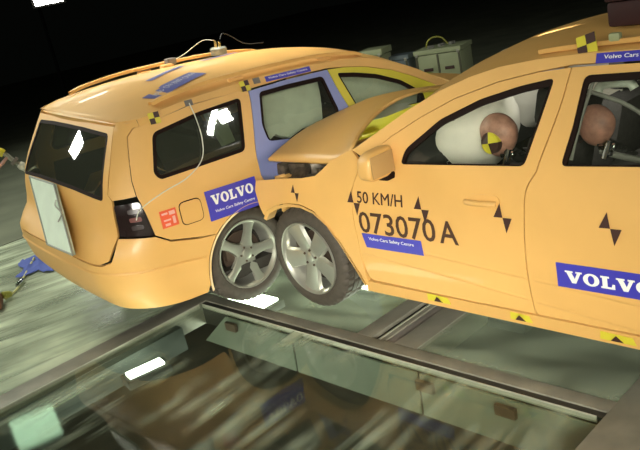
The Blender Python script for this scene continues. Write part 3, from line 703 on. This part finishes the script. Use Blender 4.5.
    wheel(inv, 1, wk, .2, car_, 3.77, .875); wheel(inv, -1, wk, math.radians(-2), car_, 3.77, .875)
    return car_
def pose(x, y, yaw, pi=0, ro=0, dz=0):
    T = Matrix.Translation
    return T((x, y, 0)) @ Matrix.Rotation(yaw, 4, 'Z') @ T((-2.3, 0, dz)) @ Matrix.Rotation(pi, 4, 'Y') @ T((2.3, 0, 0)) @ Matrix.Rotation(ro, 4, 'X')
MA = pose(-.04736, 5.78879, 2.26643); MBF = pose(1.95275, 7.87109, .653382); MBW = pose(1.95275, 7.87109, .653382, .0465073, .0806353, -.0148077)
carA = car(MA, MA, 'orange car with buckled bonnet, numbered 073070A, driven nose first into the other', 'orange crash test cars', True, ORANGE, ORANGE)
carB = car(MBW, MBF, 'orange estate car with pale blue rear door, struck in its side, seen from its tailgate', 'orange crash test cars', False, YELLOW, BLUE)
#PART2
# ---------------------------------------------------------------- writing and marks on the left side of the numbered car
def cA(d, y, z): return (-d, y, z)
put('speed_lettering', 1, bolder(letters('50 KM/H', .062), .0012), 1.552, .792, STBRN, carA, fit=(.335, .066), slope=-.004)
put('number_lettering', 1, letters('073070', .125, .012), 1.545, .620, STBRN, carA, fit=(.545, .124))
put('number_lettering', 1, letters('A', .125, .012), 2.112, .622, STBRN, carA, fit=(.118, .122))
def bow(par, s, u, z, k=1.0):
    mb = MB()
    for t in ([(u - .05 * k, z), (u, z), (u - .014 * k, z + .068 * k)], [(u, z), (u + .05 * k, z), (u + .016 * k, z - .074 * k)]):
        vo, fo = fill(t, [], .03); mb.add([surf(s, a, b, .005) for a, b in vo], fo)
    return mb.build('marker_triangles', STBLK, par, 0)
for u in (1.522, 2.012, 2.50, 3.022): bow(carA, 1, u, .79)
bow(carA, 1, 3.52, .79); bow(carA, 1, 1.015, .812, .75)
p = sticker('name_sticker', 1, [(1.547, .614), (1.979, .616), (1.985, .532), (1.568, .530)], STBLUE, carA, off=.004)
put('small_lettering', 1, letters('Volvo Cars Safety Centre', .026, .012), 1.60, .574, WHITE, p, fit=(.33, .024), off=.008)
p = sticker('name_sticker', 1, rect(2.757, 3.34, .488, .606), STBLUE, carA, off=.004)
put('name_lettering', 1, slab('VOLVO', .068), 2.80, .516, WHITE, p, fit=(.395, .060), off=.008)
p = sticker('roof_edge_sticker', 1, rect(2.919, 3.32, 1.440, 1.479), STBLUE, carA, off=.004)
put('small_lettering', 1, letters('Volvo Cars Safety Centre', .022, .012), 2.955, 1.450, WHITE, p, fit=(.33, .020), off=.008)
for u0, u1, zz in ((1.945, 2.10, .262), (2.462, 2.585, .254), (2.925, 3.09, .250)):
    p = sticker('sill_marker', 1, [(u0, zz), (u1, zz), (u1 - .01, zz + .04), (u0 + .01, zz + .045)], STYEL, carA, off=.005)
    um = (u0 + u1) / 2; vo, fo = fill([(um - .03, zz + .006), (um + .03, zz + .006), (um, zz + .04)], [], .05)
    mesh('black_triangle', [surf(1, a, b, .010) for a, b in vo], fo, STBLK, p, 0)
target((-2.86, .685, 1.512), (0, 1, .35), (.25, 0, 1), .043, carA)
MB().box((-2.97, .655, 1.53), (.05, .03, .035), bev=.01).build('marker_clip', M('pale_clip', (.35, .38, .2), .5), carA)
# ---------------------------------------------------------------- marks on the right side and roof of the struck car
p = sticker('name_sticker', -1, rect(3.70, 4.093, .695, .890), STBLUE, carB, off=.004)
put('name_lettering', -1, slab('VOLVO', .075), 4.06, .792, WHITE, p, fit=(.325, .066), off=.008)
put('small_lettering', -1, letters('Volvo Cars Safety Centre', .026, .012), 4.05, .738, WHITE, p, fit=(.31, .024), off=.008)
p = sticker('red_label', -1, rect(4.312, 4.424, .748, .857), STRED, carB, off=.004)
for k, (a, b, c, d) in enumerate([(4.325, 4.365, .822, .845), (4.375, 4.415, .83, .842), (4.33, 4.35, .765, .81), (4.362, 4.41, .79, .80), (4.37, 4.405, .76, .775)]):
    sticker('label_print', -1, rect(a, b, c, d), M('label_pale_print', (.85, .45, .38), .5) if k == 0 else bpy.data.materials['label_pale_print'], p, off=.009, step=.05)
fl = panel('fuel_flap', -1, rnd(rect(4.137, 4.285, .730, .868), .035), ORANGE, carB, gap=0, off=.006, depth=.012, step=.05)
mesh('flap_gap', [surf(-1, a, b, .0012) for a, b in fill(rnd(rect(4.131, 4.291, .724, .874), .04), [], .05)[0]], fill(rnd(rect(4.131, 4.291, .724, .874), .04), [], .05)[1], SEAL, fl, 0)
def tgB(u, z, r):
    c = surf(-1, u, z, .006); n = (surf(-1, u, z, .02) - surf(-1, u, z, 0)); target(c, n, (0, 0, 1), r, carB)
tgB(4.258, 1.392, .036); tgB(3.551, 1.452, .036)
for u, z in ((3.996, 1.432), (3.444, 1.468)): sticker('grey_marker', -1, rect(u - .028, u + .028, z - .018, z + .018), GREY, carB, off=.006, step=.06)
p = sticker('roof_edge_sticker', -1, rect(2.963, 3.368, 1.446, 1.481), STBLUE, carB, off=.004)
put('small_lettering', -1, letters('Volvo Cars Safety Centre', .022, .012), 3.345, 1.456, WHITE, p, fit=(.35, .016), off=.008)
def roofz(d, y):
    z = ztop(min(d, 4.36)); W = abs(surf(1, min(d, 4.25), z).y); cz = .075 if 2.3 < d < 4.0 else .06
    return z - .004 + cz * (1 - min(1, abs(y / W)) ** 2.2)
STBLR = M('pale_blue_roof_print', (.12, .13, .34), .4)
def roofst(nm, a, b, w, mat, txt=None):     # a,b = (d,y) ends of the strip
    A_, B_ = Vector(a), Vector(b); t = (B_ - A_).normalized(); n = Vector((-t.y, t.x)); k = 10; v = []
    for i in range(k + 1):
        for s in (-1, -.33, .33, 1):
            q = A_ + (B_ - A_) * i / k + n * w / 2 * s; v.append((-q.x, q.y, roofz(q.x, q.y) + .006))
    o = mesh(nm, v, [(i * 4 + j, i * 4 + j + 1, (i + 1) * 4 + j + 1, (i + 1) * 4 + j) for i in range(k) for j in range(3)], mat, carB, 60)
    if txt:
        vv, ff = letters(txt, .05, .01); xm = max(p[0] for p in vv); L_ = (B_ - A_).length * .86; W_ = []
        for x, y in vv:
            q = A_ + t * (x / xm * L_ + .07 * (B_ - A_).length) + n * (y - .025); W_.append((-q.x, q.y, roofz(q.x, q.y) + .011))
        mesh('roof_lettering', W_, ff, M('roof_pale_print', (.55, .56, .58), .5), o, 0)
    return o
roofst('roof_strip', (4.13, -.50), (3.63, -.30), .15, STBLR, 'Volvo Cars Safety Centre')
roofst('roof_strip', (3.93, -.13), (3.50, .12), .05, STBLR)
roofst('roof_strip', (3.30, .16), (2.86, .30), .055, STBLR)
MB().box((-3.45, .44, 1.52), (.10, .07, .06), bev=.015).build('roof_bracket', ORANGE, carB)
# pale board hanging askew on the tailgate
qv = [Vector((-4.73, .345, .995)), Vector((-4.74, -.12, 1.01)), Vector((-4.87, -.52, .645)), Vector((-4.87, -.10, .625))]
nb = (qv[1] - qv[0]).cross(qv[2] - qv[0]).normalized(); nb = nb if nb.x > 0 else -nb
bd = MB().add([tuple(q) for q in qv] + [tuple(q + nb * .018) for q in qv], [(0, 1, 2, 3), (7, 6, 5, 4), (0, 4, 5, 1), (1, 5, 6, 2), (2, 6, 7, 3), (3, 7, 4, 0)]).build('hanging_board', BOARD, carB, 0)
bd['label'] = 'pale grey-green board'
fm = MB(); 
for i in range(4): fm.tube([qv[i], qv[(i + 1) % 4]], .007, 6)
fm.build('board_edge', M('board_edge_grey', (.28, .30, .24), .5), bd)
MB().tube(catmull([(-4.75, -.16, .93), (-4.80, -.22, .90), (-4.80, -.30, .86), (-4.82, -.26, .80)], 5), .005, 6).build('tie_wire', STEEL, bd)
# latch scar / plate recess under the rear glass
# thin wire from the roof edge over the rear window to the tail lamp
wp = [surf(-1, u, z, .010) for u, z in ((3.996, 1.43), (3.985, 1.33), (3.99, 1.20), (4.04, 1.08), (4.18, 1.0), (4.36, .96), (4.52, .90), (4.56, .84))]
MB().tube(catmull(wp, 6), .0035, 6).build('instrument_wire', M('wire_pale', (.62, .62, .5), .5), carB)
# ---------------------------------------------------------------- airbags
def bagsheet(par, s, pts, off, amp, mat, name='curtain_airbag', seed=0):
    def fn(u, z, o):
        k = amp * (.5 + .5 * math.sin(u * 9 + seed)) * (.6 + .4 * math.sin(z * 14 + u * 3))
        return surf(s, u, z, off + k + o)
    return panel(name, s, pts, mat, par, gap=0, off=0, depth=.05, step=.05, fn=fn)
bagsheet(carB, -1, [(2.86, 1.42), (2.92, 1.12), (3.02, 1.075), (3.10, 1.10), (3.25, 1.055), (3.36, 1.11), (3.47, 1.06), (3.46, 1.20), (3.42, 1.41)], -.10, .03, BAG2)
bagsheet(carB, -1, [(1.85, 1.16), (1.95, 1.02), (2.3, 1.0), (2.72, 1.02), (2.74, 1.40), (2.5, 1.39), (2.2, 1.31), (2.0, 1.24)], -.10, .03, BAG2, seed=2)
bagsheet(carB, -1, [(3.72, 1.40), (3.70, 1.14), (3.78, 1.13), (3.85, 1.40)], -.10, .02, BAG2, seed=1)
bagsheet(carA, -1, [(1.95, 1.18), (1.98, 1.02), (2.3, 1.0), (3.3, 1.03), (3.4, 1.40), (2.8, 1.42), (2.5, 1.39), (2.2, 1.31)], -.10, .03, BAG, seed=4)
bm = bmesh.new(); bmesh.ops.create_uvsphere(bm, u_segments=40, v_segments=24, radius=1)
vv = []
for q in bm.verts:
    x, y, z = q.co; w_ = 1 + .028 * math.sin(7 * math.atan2(z, y) + 2 * x) * (1 - abs(x)) + .012 * math.sin(13 * z + 4 * y); e = abs(x) ** .85 * (1 if x > 0 else -1)
    vv.append((-1.99 + .205 * e * w_ - .04 * z, .34 + .26 * y * w_, 1.05 + .235 * z * w_))
bm.verts.index_update(); ff = [[q.index for q in fc.verts] for fc in bm.faces]; bm.free()
ab = mesh('driver_airbag', vv, ff, BAG, carA, 60); ab['label'] = 'white inflated driver airbag'
pb = mesh('passenger_airbag', [(a * 1.25 + 1.99 * .25 + .19, -(b - .34) * 1.15 - .40, (c - 1.05) * 1.2 + 1.10) for a, b, c in vv], ff, BAG, carA, 60)
vd, fd_ = lathe([(0, 0), (0, .018)], 16)
cc = Vector((-2.00, .560, 1.16)); mesh('airbag_vent', [(cc.x + a, cc.y + .008, cc.z + c) for a, b, c in vd], fd_, GREY, ab, 0)
dl = area('cabin_fill_light', MA @ Vector((-2.48, .25, 1.42)), MA @ Vector((-2.40, -.5, 1.12)), .25, 4.0, (1, .97, .9))  # added light inside the cabin to brighten the airbags, not a fitted lamp
# ---------------------------------------------------------------- crash test dummies
CHROME = M('chrome', (.7, .7, .68), .15, 1)
def skin(name, joints, edges, radii, mat, parent):
    me = bpy.data.meshes.new(name); me.from_pydata(joints, edges, []); me.update()
    o = bpy.data.objects.new(name, me); link(o, parent); me.materials.append(mat)
    md = o.modifiers.new('skin', 'SKIN'); md.use_smooth_shade = True
    for i, r in enumerate(radii): me.skin_vertices[0].data[i].radius = (r, r)
    me.skin_vertices[0].data[0].use_root = True
    sb = o.modifiers.new('sub', 'SUBSURF'); sb.levels = 1; sb.render_levels = 2
    return o
VINYL2 = VINYL
def dummy(carmw, hip, neck, headc, ht, label, mark):
    # hip, neck, head centre as (d, y, z) in the car; ht = head tilt forward
    t = empty('crash_test_dummy', label, 'dummy', 'crash test dummies', mw=carmw @ Matrix.Translation((-hip[0], hip[1], hip[2] - .1)))
    o_ = Vector((-hip[0], hip[1], hip[2] - .1)); L = lambda d, y, z: tuple(Vector((-d, y, z)) - o_)
    h = Vector(hip); n = Vector(neck); yy = hip[1]; J = [L(*h)]; R = [.13]; E_ = []
    def add(pt, r, par): J.append(L(*pt)); R.append(r); E_.append((par, len(J) - 1)); return len(J) - 1
    w_ = add(h.lerp(n, .4), .125, 0); c = add(h.lerp(n, .78), .135, w_); nk = add(tuple(n), .06, c)
    for s in (1, -1):
        sh = add((n.x + .01, yy + s * .15, n.z - .05), .07, c); el = add((n.x - .12, yy + s * .22, n.z - .27), .045, sh)
        wr_ = add((n.x - .30, yy + s * .15, n.z - .16), .032, el); pm = add((n.x - .36, yy + s * .13, n.z - .13), .034, wr_)
        for k in range(4): a = add((n.x - .42 + .004 * abs(k - 1), yy + s * (.10 + .018 * k), n.z - .12), .009, pm); add((n.x - .445, yy + s * (.10 + .018 * k), n.z - .15), .008, a)
        a = add((n.x - .39, yy + s * .075, n.z - .10), .010, pm); add((n.x - .41, yy + s * .06, n.z - .115), .009, a)
        hp = add((h.x - .03, yy + s * .10, h.z - .01), .09, 0); kn = add((h.x - .42, yy + s * .13, h.z + .07), .062, hp); an = add((h.x - .50, yy + s * .12, h.z - .22), .042, kn); add((h.x - .64, yy + s * .12, h.z - .25), .035, an)
    skin('body', J, E_, R, CLOTH, t)
    # head: skull, brow, nose, jaw in one surface
    bm = bmesh.new(); bmesh.ops.create_uvsphere(bm, u_segments=36, v_segments=24, radius=1); vv = []
    Rt = Matrix.Rotation(ht, 3, 'Y')
    for q in bm.verts:
        x, y, z = q.co; X = .108 * x; Y = .078 * y; Z = .115 * z
        if z < 0: Y *= 1 - .25 * z * z; X = X * (1 - .12 * z * z) + .016 * (-z)
        if x > .6: X -= .012 * (x - .6) / .4
        X += .026 * math.exp(-(y / .16) ** 2 - ((z + .12) / .16) ** 2) * (x > 0)                    # nose
        X -= .012 * (math.exp(-((abs(y) - .36) / .16) ** 2 - ((z - .06) / .12) ** 2)) * (x > 0)       # eye sockets
        X += .007 * math.exp(-(y / .3) ** 2 - ((z + .45) / .08) ** 2) * (x > 0)                       # lips
        Y += (.012 if y > 0 else -.012) * math.exp(-((x + .05) / .16) ** 2 - ((z + .05) / .2) ** 2) * (abs(y) > .6)   # ears
        vv.append(Rt @ Vector((X, Y, Z)) * (1 if mark else .86))
    bm.verts.index_update(); ff = [[q.index for q in fc.verts] for fc in bm.faces]; bm.free()
    hc = Vector(L(*headc)); hd = mesh('head', [tuple(p + hc) for p in vv], ff, VINYL, t, 60)
    for s in (1, -1):
        MB().box(tuple(hc + Rt @ Vector((.088, s * .028, .008))), (.008, .022, .008), Rt, .002).build('eye', STBLK, hd)
    MB().box(tuple(hc + Rt @ Vector((.100, 0, -.052))), (.008, .04, .005), Rt, .001).build('mouth', STBLK, hd)
    nb_ = MB(); q0 = hc + Rt @ Vector((-.015, 0, -.10)); q1 = Vector(L(*neck)) + Vector((0, 0, .02))
    for k in range(5): 
        c_ = q0.lerp(q1, k / 4); nb_.tube([c_ - Vector((0, 0, .007)), c_ + Vector((0, 0, .007))], .045, 16)
    nb_.tube([q0, q1], .03, 12); nb_.build('neck', DARK, t)
    ck = MB()
    for k, (a, b) in enumerate([((-.02, .07, -.11), (-.06, .10, -.15)), ((.01, .07, -.13), (-.07, .075, -.12)), ((-.05, .09, -.09), (-.03, .11, -.17))]): ck.tube([hc + Vector(a) + Vector((-.045, -.02, .035)), hc + Vector(b) + Vector((-.045, -.02, .035))], .015, 8)
    ck.build('neck_fittings', CHROME, t)
    if mark:    # quartered yellow and dark disc on the side of the head
        c = hc + Rt @ Vector((.012, .094, -.018)); n_ = Vector((.1, 1, .1)).normalized(); u_ = (Vector((0, 0, 1)) - n_ * n_.z).normalized(); r_ = u_.cross(n_); rad = .056
        for q in range(4):
            pts = [c + n_ * .004]; 
            for k in range(7):
                a = (q + k / 6) * PI / 2 + .15; pts.append(c + (r_ * math.cos(a) + u_ * math.sin(a)) * rad + n_ * -.010)
            mesh('head_marker_quarter', [tuple(p) for p in pts] + [tuple(p - n_ * .03) for p in pts], [tuple(range(8)), tuple(range(15, 7, -1))] + [(i, (i + 1) % 8, 8 + (i + 1) % 8, 8 + i) for i in range(8)], STYEL if q % 2 == 0 else STBLK, hd, 0)
    return t
dummy(MA, (2.38, .37, .60), (2.32, .44, .90), (2.235, .50, 1.065), .35, 'crash test dummy in the front seat, face against the white airbag, yellow marker on head', True)
dummy(MA, (3.06, .38, .62), (2.86, .40, .92), (2.742, .45, 1.10), .3, 'crash test dummy leaning forward in the rear seat behind the door pillar', False)
# belt, grab handle and trim seen through the rear door window
GT = M('grey_trim', (.20, .20, .17), .6)
MB().tube(catmull([(-2.76, .66, 1.33), (-2.95, .60, 1.24), (-3.08, .56, 1.12), (-3.16, .52, .98)], 6), .010, 8).build('seat_belt', GT, carA)
MB().tube(catmull([(-2.78, .50, .99), (-2.88, .50, .965), (-3.0, .46, .93)], 6), .016, 8).build('belt_sleeve', GT, carA)
MB().tube(catmull([(-2.80, .52, 1.27), (-2.82, .52, 1.300), (-2.88, .52, 1.308), (-2.95, .52, 1.305), (-2.97, .52, 1.28)], 6), .020, 10).build('grab_handle', M('pale_grey_trim', (.62, .66, .56), .5), carA)
MB().tube(catmull([(-2.80, .80, 1.04), (-2.84, .765, 1.2), (-2.89, .71, 1.37)], 6), .008, 8).build('pillar_trim', GT, carA)
# ---------------------------------------------------------------- things on the roofs
t = empty('roof_camera_puck', 'round grey instrument puck with brass prongs on the far roof rail of the struck car', 'sensor', mw=MBW @ Matrix.Translation((-2.86, .575, 1.527)))
v, f = lathe([(0, 0), (0, .065), (.0, .07), (.05, .07), (.06, .06), (.06, 0)], 28); mesh('puck', [(a, c, b) for a, b, c in v], f, M('puck_grey', (.20, .21, .17), .5), t, 40)
for k in range(4): MB().tube([(-.03 + .02 * k, .01 * (k % 2), .055), (-.03 + .02 * k, .01 * (k % 2), .125 - .01 * k)], .005, 6).build('prong', M('brass', (.5, .36, .12), .3, .8) if k == 0 else bpy.data.materials['brass'], t)
wr_ = MB().tube(catmull([(.03, 0, .12), (.10, .05, .16), (.2, .08, .12), (.32, .05, .04), (.5, .03, .02)], 6), .004, 6).build('cable', DARK, t)
MB().tube(catmull([(-.03, 0, .12), (-.12, .05, .13), (-.3, .06, .05), (-.45, .03, .02)], 6), .003, 6).build('cable', bpy.data.materials['wire_pale'], t)
mb = MB().box((0, 0, .025), (.085, .06, .05), bev=.008); o = mb.build('mounting_block', GREY, None); o.matrix_world = MBW @ Matrix.Translation((-3.34, .565, 1.525)); tag(o, 'small grey block by the far roof rail, left of the round puck', 'block')
t = empty('roof_case', 'dark red case lying on the roof of the numbered car', 'case', mw=MA @ Matrix.Translation((-3.30, .15, 1.54)))
DRED = M('dark_red_case', (.030, .003, .002), .7, noise=.2, nscale=6)
MB().box((0, 0, .055), (.92, .62, .11), bev=.02).build('case_body', DRED, t); MB().box((0, 0, .125), (.93, .63, .03), bev=.012).build('case_lid', DRED, t)
# ---------------------------------------------------------------- equipment on low trolleys behind the cars
CG = M('case_grey_green', (.34, .38, .22), .5, noise=.08, nscale=5); CGD = M('case_dark_edge', (.09, .09, .05), .6); CBL = M('case_blue_grey', (.15, .19, .21), .5)
EB = math.radians(-8)
def case(name, c, dims, rz, mat, label, cat='equipment case'):
    t = empty(name, label, cat, 'instrument cases on the trolley', loc=c); t.rotation_euler = (0, 0, rz); x, y, z = dims
    MB().box((0, 0, z * .42), (x, y, z * .84), bev=.01).build('body', mat, t)
    MB().box((0, 0, z * .93), (x + .04, y + .04, z * .14), bev=.012).build('lid', mat, t)
    n = 3 if x > .6 else 2
    for k in range(n):
        xx = (-.5 + k / (n - 1)) * (x - .04); MB().box((xx, -y / 2 - .006, z * .42), (.03, .012, z * .84), bev=.003).build('edge_strip', CGD, t)
    for k in range(n - 1):
        xx = (-.5 + (k + .5) / (n - 1)) * (x - .04); MB().box((xx, -y / 2 - .012, z * .40), (.14, .02, .045), bev=.006).build('handle', STBLK, t)
    for xx in (-x / 2 + .03, x / 2 - .03): MB().box((xx, -y / 2 - .012, z * .86), (.04, .02, .05), bev=.004).build('latch', STEEL, t)
    return t
tr = empty('equipment_trolley', 'low yellow tube trolley carrying the grey cases behind the cars', 'trolley', loc=(2.0, 11.35, 0)); tr.rotation_euler = (0, 0, EB)
MB().box((0, .15, .21), (2.0, .95, .03), bev=.005).build('deck', M('deck_brown', (.14, .10, .06), .7), tr)
YT = M('yellow_tube', (.30, .30, .05), .5)
for yy in (-.33, .62): MB().tube([(-1.0, yy, .19), (1.0, yy, .19)], .022, 8).build('side_tube', YT, tr)
for xx in (-.9, 0, .9): MB().tube([(xx, -.33, .19), (xx, .62, .19)], .018, 8).build('cross_tube', YT, tr)
for xx in (-.9, .9):
    for yy in (-.3, .6):
        v, f = lathe([(-.02, 0), (-.02, .08), (.02, .08), (.02, 0)], 20); mesh('castor', [(a + xx, b + yy, c + .08) for a, b, c in v], f, DARK, tr, 30)
        MB().box((xx, yy, .14), (.05, .05, .08)).build('castor_fork', STEEL, tr)
for k, (x0, x1, z1) in enumerate(((-.5, -.1, .33), (.0, .5, .36), (.35, .9, .30))):
    MB().tube(catmull([(x0, -.36, .22), ((x0 + x1) / 2, -.42, z1), (x1, -.36, .24)], 6), .015, 8).build('bent_tube', YT, tr)
MB().tube(catmull([(-.2, -.34, .22), (0, -.38, .42), (.25, -.4, .33), (.5, -.37, .24)], 6), .018, 8).build('bent_tube', YT, tr)
MB().tube(catmull([(-.45, -.36, .5), (-.3, -.4, .33), (-.1, -.4, .26), (.2, -.38, .24)], 6), .018, 8).build('bent_tube', YT, tr)
case('instrument_case', (2.34, 11.28, .235), (.70, .50, .49), math.radians(-33), CG, 'wide grey-green instrument case with two dark handles, rightmost on the trolley')
case('instrument_case', (1.36, 11.50, .235), (.36, .34, .64), math.radians(-33), CG, 'tall pale grey case standing leftmost on the trolley')
case('instrument_case', (1.745, 11.50, .235), (.30, .26, .47), math.radians(-33), CBL, 'small blue-grey case between the tall and the wide grey cases')
cb = MB().tube(catmull([(2.12, 11.38, .735), (2.14, 11.34, .82), (2.22, 11.3, .87), (2.34, 11.28, .85), (2.42, 11.26, .745)], 8), .012, 8).build('loose_cable', YT, None, 60); tag(cb, 'dark yellow cable looped on top of the wide grey-green case', 'cable')
rn = random.Random(5)
for k, wd in enumerate(('leftmost', 'middle', 'rightmost')):
    o = MB().box((0, 0, .02), (.09, .06, .045), bev=.006).build('connector_plug', GT, None); o.location = (2.16 + .16 * k, 11.24 + .0 * k, .725); o.rotation_euler = (0, 0, rn.uniform(-1, 1))
    tag(o, wd + ' of the three small grey plugs lying on the wide grey-green case', 'plug', 'connector plugs on the wide case')
# ---------------------------------------------------------------- lamps
BLK = M('matt_black', (.002, .002, .002), 1, spec=0)
def lamp_tower(loc, aim, heads, label):
    t = empty('lamp_tower', label, 'lamp', loc=loc)
    MB().tube([(0, .3, 0), (0, .3, heads[-1][2] + .3)], .03, 10).build('pole', BLK, t)
    for a in range(3):
        an = a * 2 * PI / 3 + .5; MB().tube([(0, .3, .5), (.5 * math.cos(an), .3 + .5 * math.sin(an), .03)], .018, 8).build('leg', DARK, t)
    for (x, y, z, sx, sz, m) in heads:
        d = Vector(aim) - (Vector(loc) + Vector((x, y, z))); R = d.to_track_quat('Y', 'Z').to_matrix()
        h = MB().box((x, y, z), (sx + .08, .12, sz + .08), R, .01).build('lamp_head', DARK, t)
        MB().box(tuple(Vector((x, y, z)) + R @ Vector((0, .062, 0))), (sx, .02, sz), R, .004).build('lamp_lens', m, h)
        MB().tube([(x, y + .05, z), (0, .3, z)], .015, 6).build('bracket', DARK, h)
    return t
LW2 = M('lamp_white_strong', (1, 1, 1), .5, emit=(1, 1, .93), es=30); LG = M('lamp_greenish', (1, 1, 1), .5, emit=(.62, 1, .62), es=7)
lamp_tower((-3.95, 13.4, 0), (-1, 5, 0), [(.30, -.1, 2.66, .46, .22, LW2), (0, 0, 4.42, .72, .20, LW2)], 'tall lamp stand far behind the orange cars, its low head seen at the top left')
lamp_tower((-6.4, 13.4, 0), (-1.6, 3.7, 0), [(0, 0, 5.2, .85, .62, LG)], 'tall lamp stand further left beyond the floor, out of view except in the glass')
pit_lamp((-1.301, 4.406, -.11), .24, .09, 0, math.radians(30), 'long bright lamp below the big glass pane, left of its middle')
pit_lamp((-.62, 5.16, -.11), .40, .20, 0, math.radians(-49), 'bright lamp below the glass under the rear wheel of the struck car')
pit_lamp((.272, 4.94, -.11), .12, .10, 0, math.radians(-49), 'small lamp below the glass just behind the front wheel of the numbered car', M('lamp_dim', (1, 1, 1), .5, emit=(.9, 1, .8), es=10))
pit_lamp((1.0, 4.05, -.11), .20, .05, 0, math.radians(-49), 'narrow lamp below the glass beneath the sill of the numbered car', bpy.data.materials['lamp_dim'])
# ---------------------------------------------------------------- tether, cloth and cable on the left
t = empty('umbilical_cable', 'thick cable with pale sleeve and yellow tape at the struck car, left edge', 'cable', loc=(-2.6, 7.0, 0))
pts = catmull([(.10, .02, .86), (.02, .01, .90), (-.06, 0, .99), (-.13, -.01, 1.08), (-.20, -.02, 1.10), (-.5, -.06, 1.0), (-1.2, -.2, .5), (-1.6, -.3, .05), (-2.4, -.4, .03), (-4, -.8, .03)], 8)
MB().tube(pts, .022, 10).build('hose', M('hose_grey', (.30, .31, .25), .6), t)
MB().tube(pts[1:14], .042, 12, taper=[.8, 1, 1.05, 1, .95, 1.1, 1.1, .9, .85, .9, 1, .9, .8]).build('pale_sleeve', M('sleeve_pale', (.60, .60, .50), .6, noise=.15, nscale=30), t)
MB().tube(pts[24:30], .038, 12).build('yellow_tape', STYEL, t)
MB().tube(pts[15:18], .044, 12).build('dark_band', GREY, t)
MB().tube(catmull([(-.10, -.01, 1.05), (-.16, -.03, 1.0), (-.24, -.05, .93), (-.5, -.1, .6), (-1, -.2, .05), (-2.5, -.3, .03)], 6), .016, 8).build('pink_hose', M('hose_pink', (.45, .25, .2), .6), t)
rp = MB().tube(catmull([(-2.79, 7.02, .03), (-2.77, 6.75, .012), (-2.73, 6.45, .012), (-2.70, 6.2, .014), (-2.72, 5.98, .02)], 6), .010, 8).build('tether_rope', M('rope_pale', (.50, .48, .22), .8), None)
tag(rp, 'thin pale yellow rope lying on the dusty glass at the left edge', 'rope')
o = MB().tube([(0, -.09, 0), (0, -.05, 0), (0, .05, 0), (0, .09, 0)], .020, 10, taper=[.5, 1, 1, .5]).build('rope_clip', CHROME, None, 40, loc=(-2.71, 6.33, .03)); tag(o, 'shiny metal clip on the thin rope', 'clip')
t = empty('rope_grip', 'brown grip at the near end of the thin rope, at the left edge', 'grip', loc=(-2.78, 5.86, 0))
MB().box((0, 0, .05), (.16, .26, .09), Matrix.Rotation(.3, 3, 'Z'), .03).build('grip_body', M('grip_brown', (.14, .05, .02), .6), t)
MB().tube([(.05, .12, .06), (.07, .20, .03)], .03, 8).build('grip_collar', YT, t)
v = []; rn = random.Random(2); n_ = 15
for i in range(n_):
    for j in range(n_):
        x = -1 + 2 * i / (n_ - 1); y = -1 + 2 * j / (n_ - 1); r_ = 1 + .2 * math.sin(5 * math.atan2(y, x)); v.append((x * .16 * r_ - .08 * y, y * .28 * r_, .012 + max(0, .045 * math.sin(7 * x + 3 * y) * math.cos(5 * y - 2 * x) * (1.1 - max(abs(x), abs(y)))) + .012 * rn.random()))
cl = mesh('cloth', v, [(i * n_ + j, i * n_ + j + 1, (i + 1) * n_ + j + 1, (i + 1) * n_ + j) for i in range(n_ - 1) for j in range(n_ - 1)], M('blue_cloth', (.07, .10, .34), .9), None, 60, loc=(-2.72, 6.86, 0))
cl.modifiers.new('t', 'SOLIDIFY').thickness = .004; tag(cl, 'crumpled blue cloth on the glass below the rear bumper of the struck car', 'cloth')
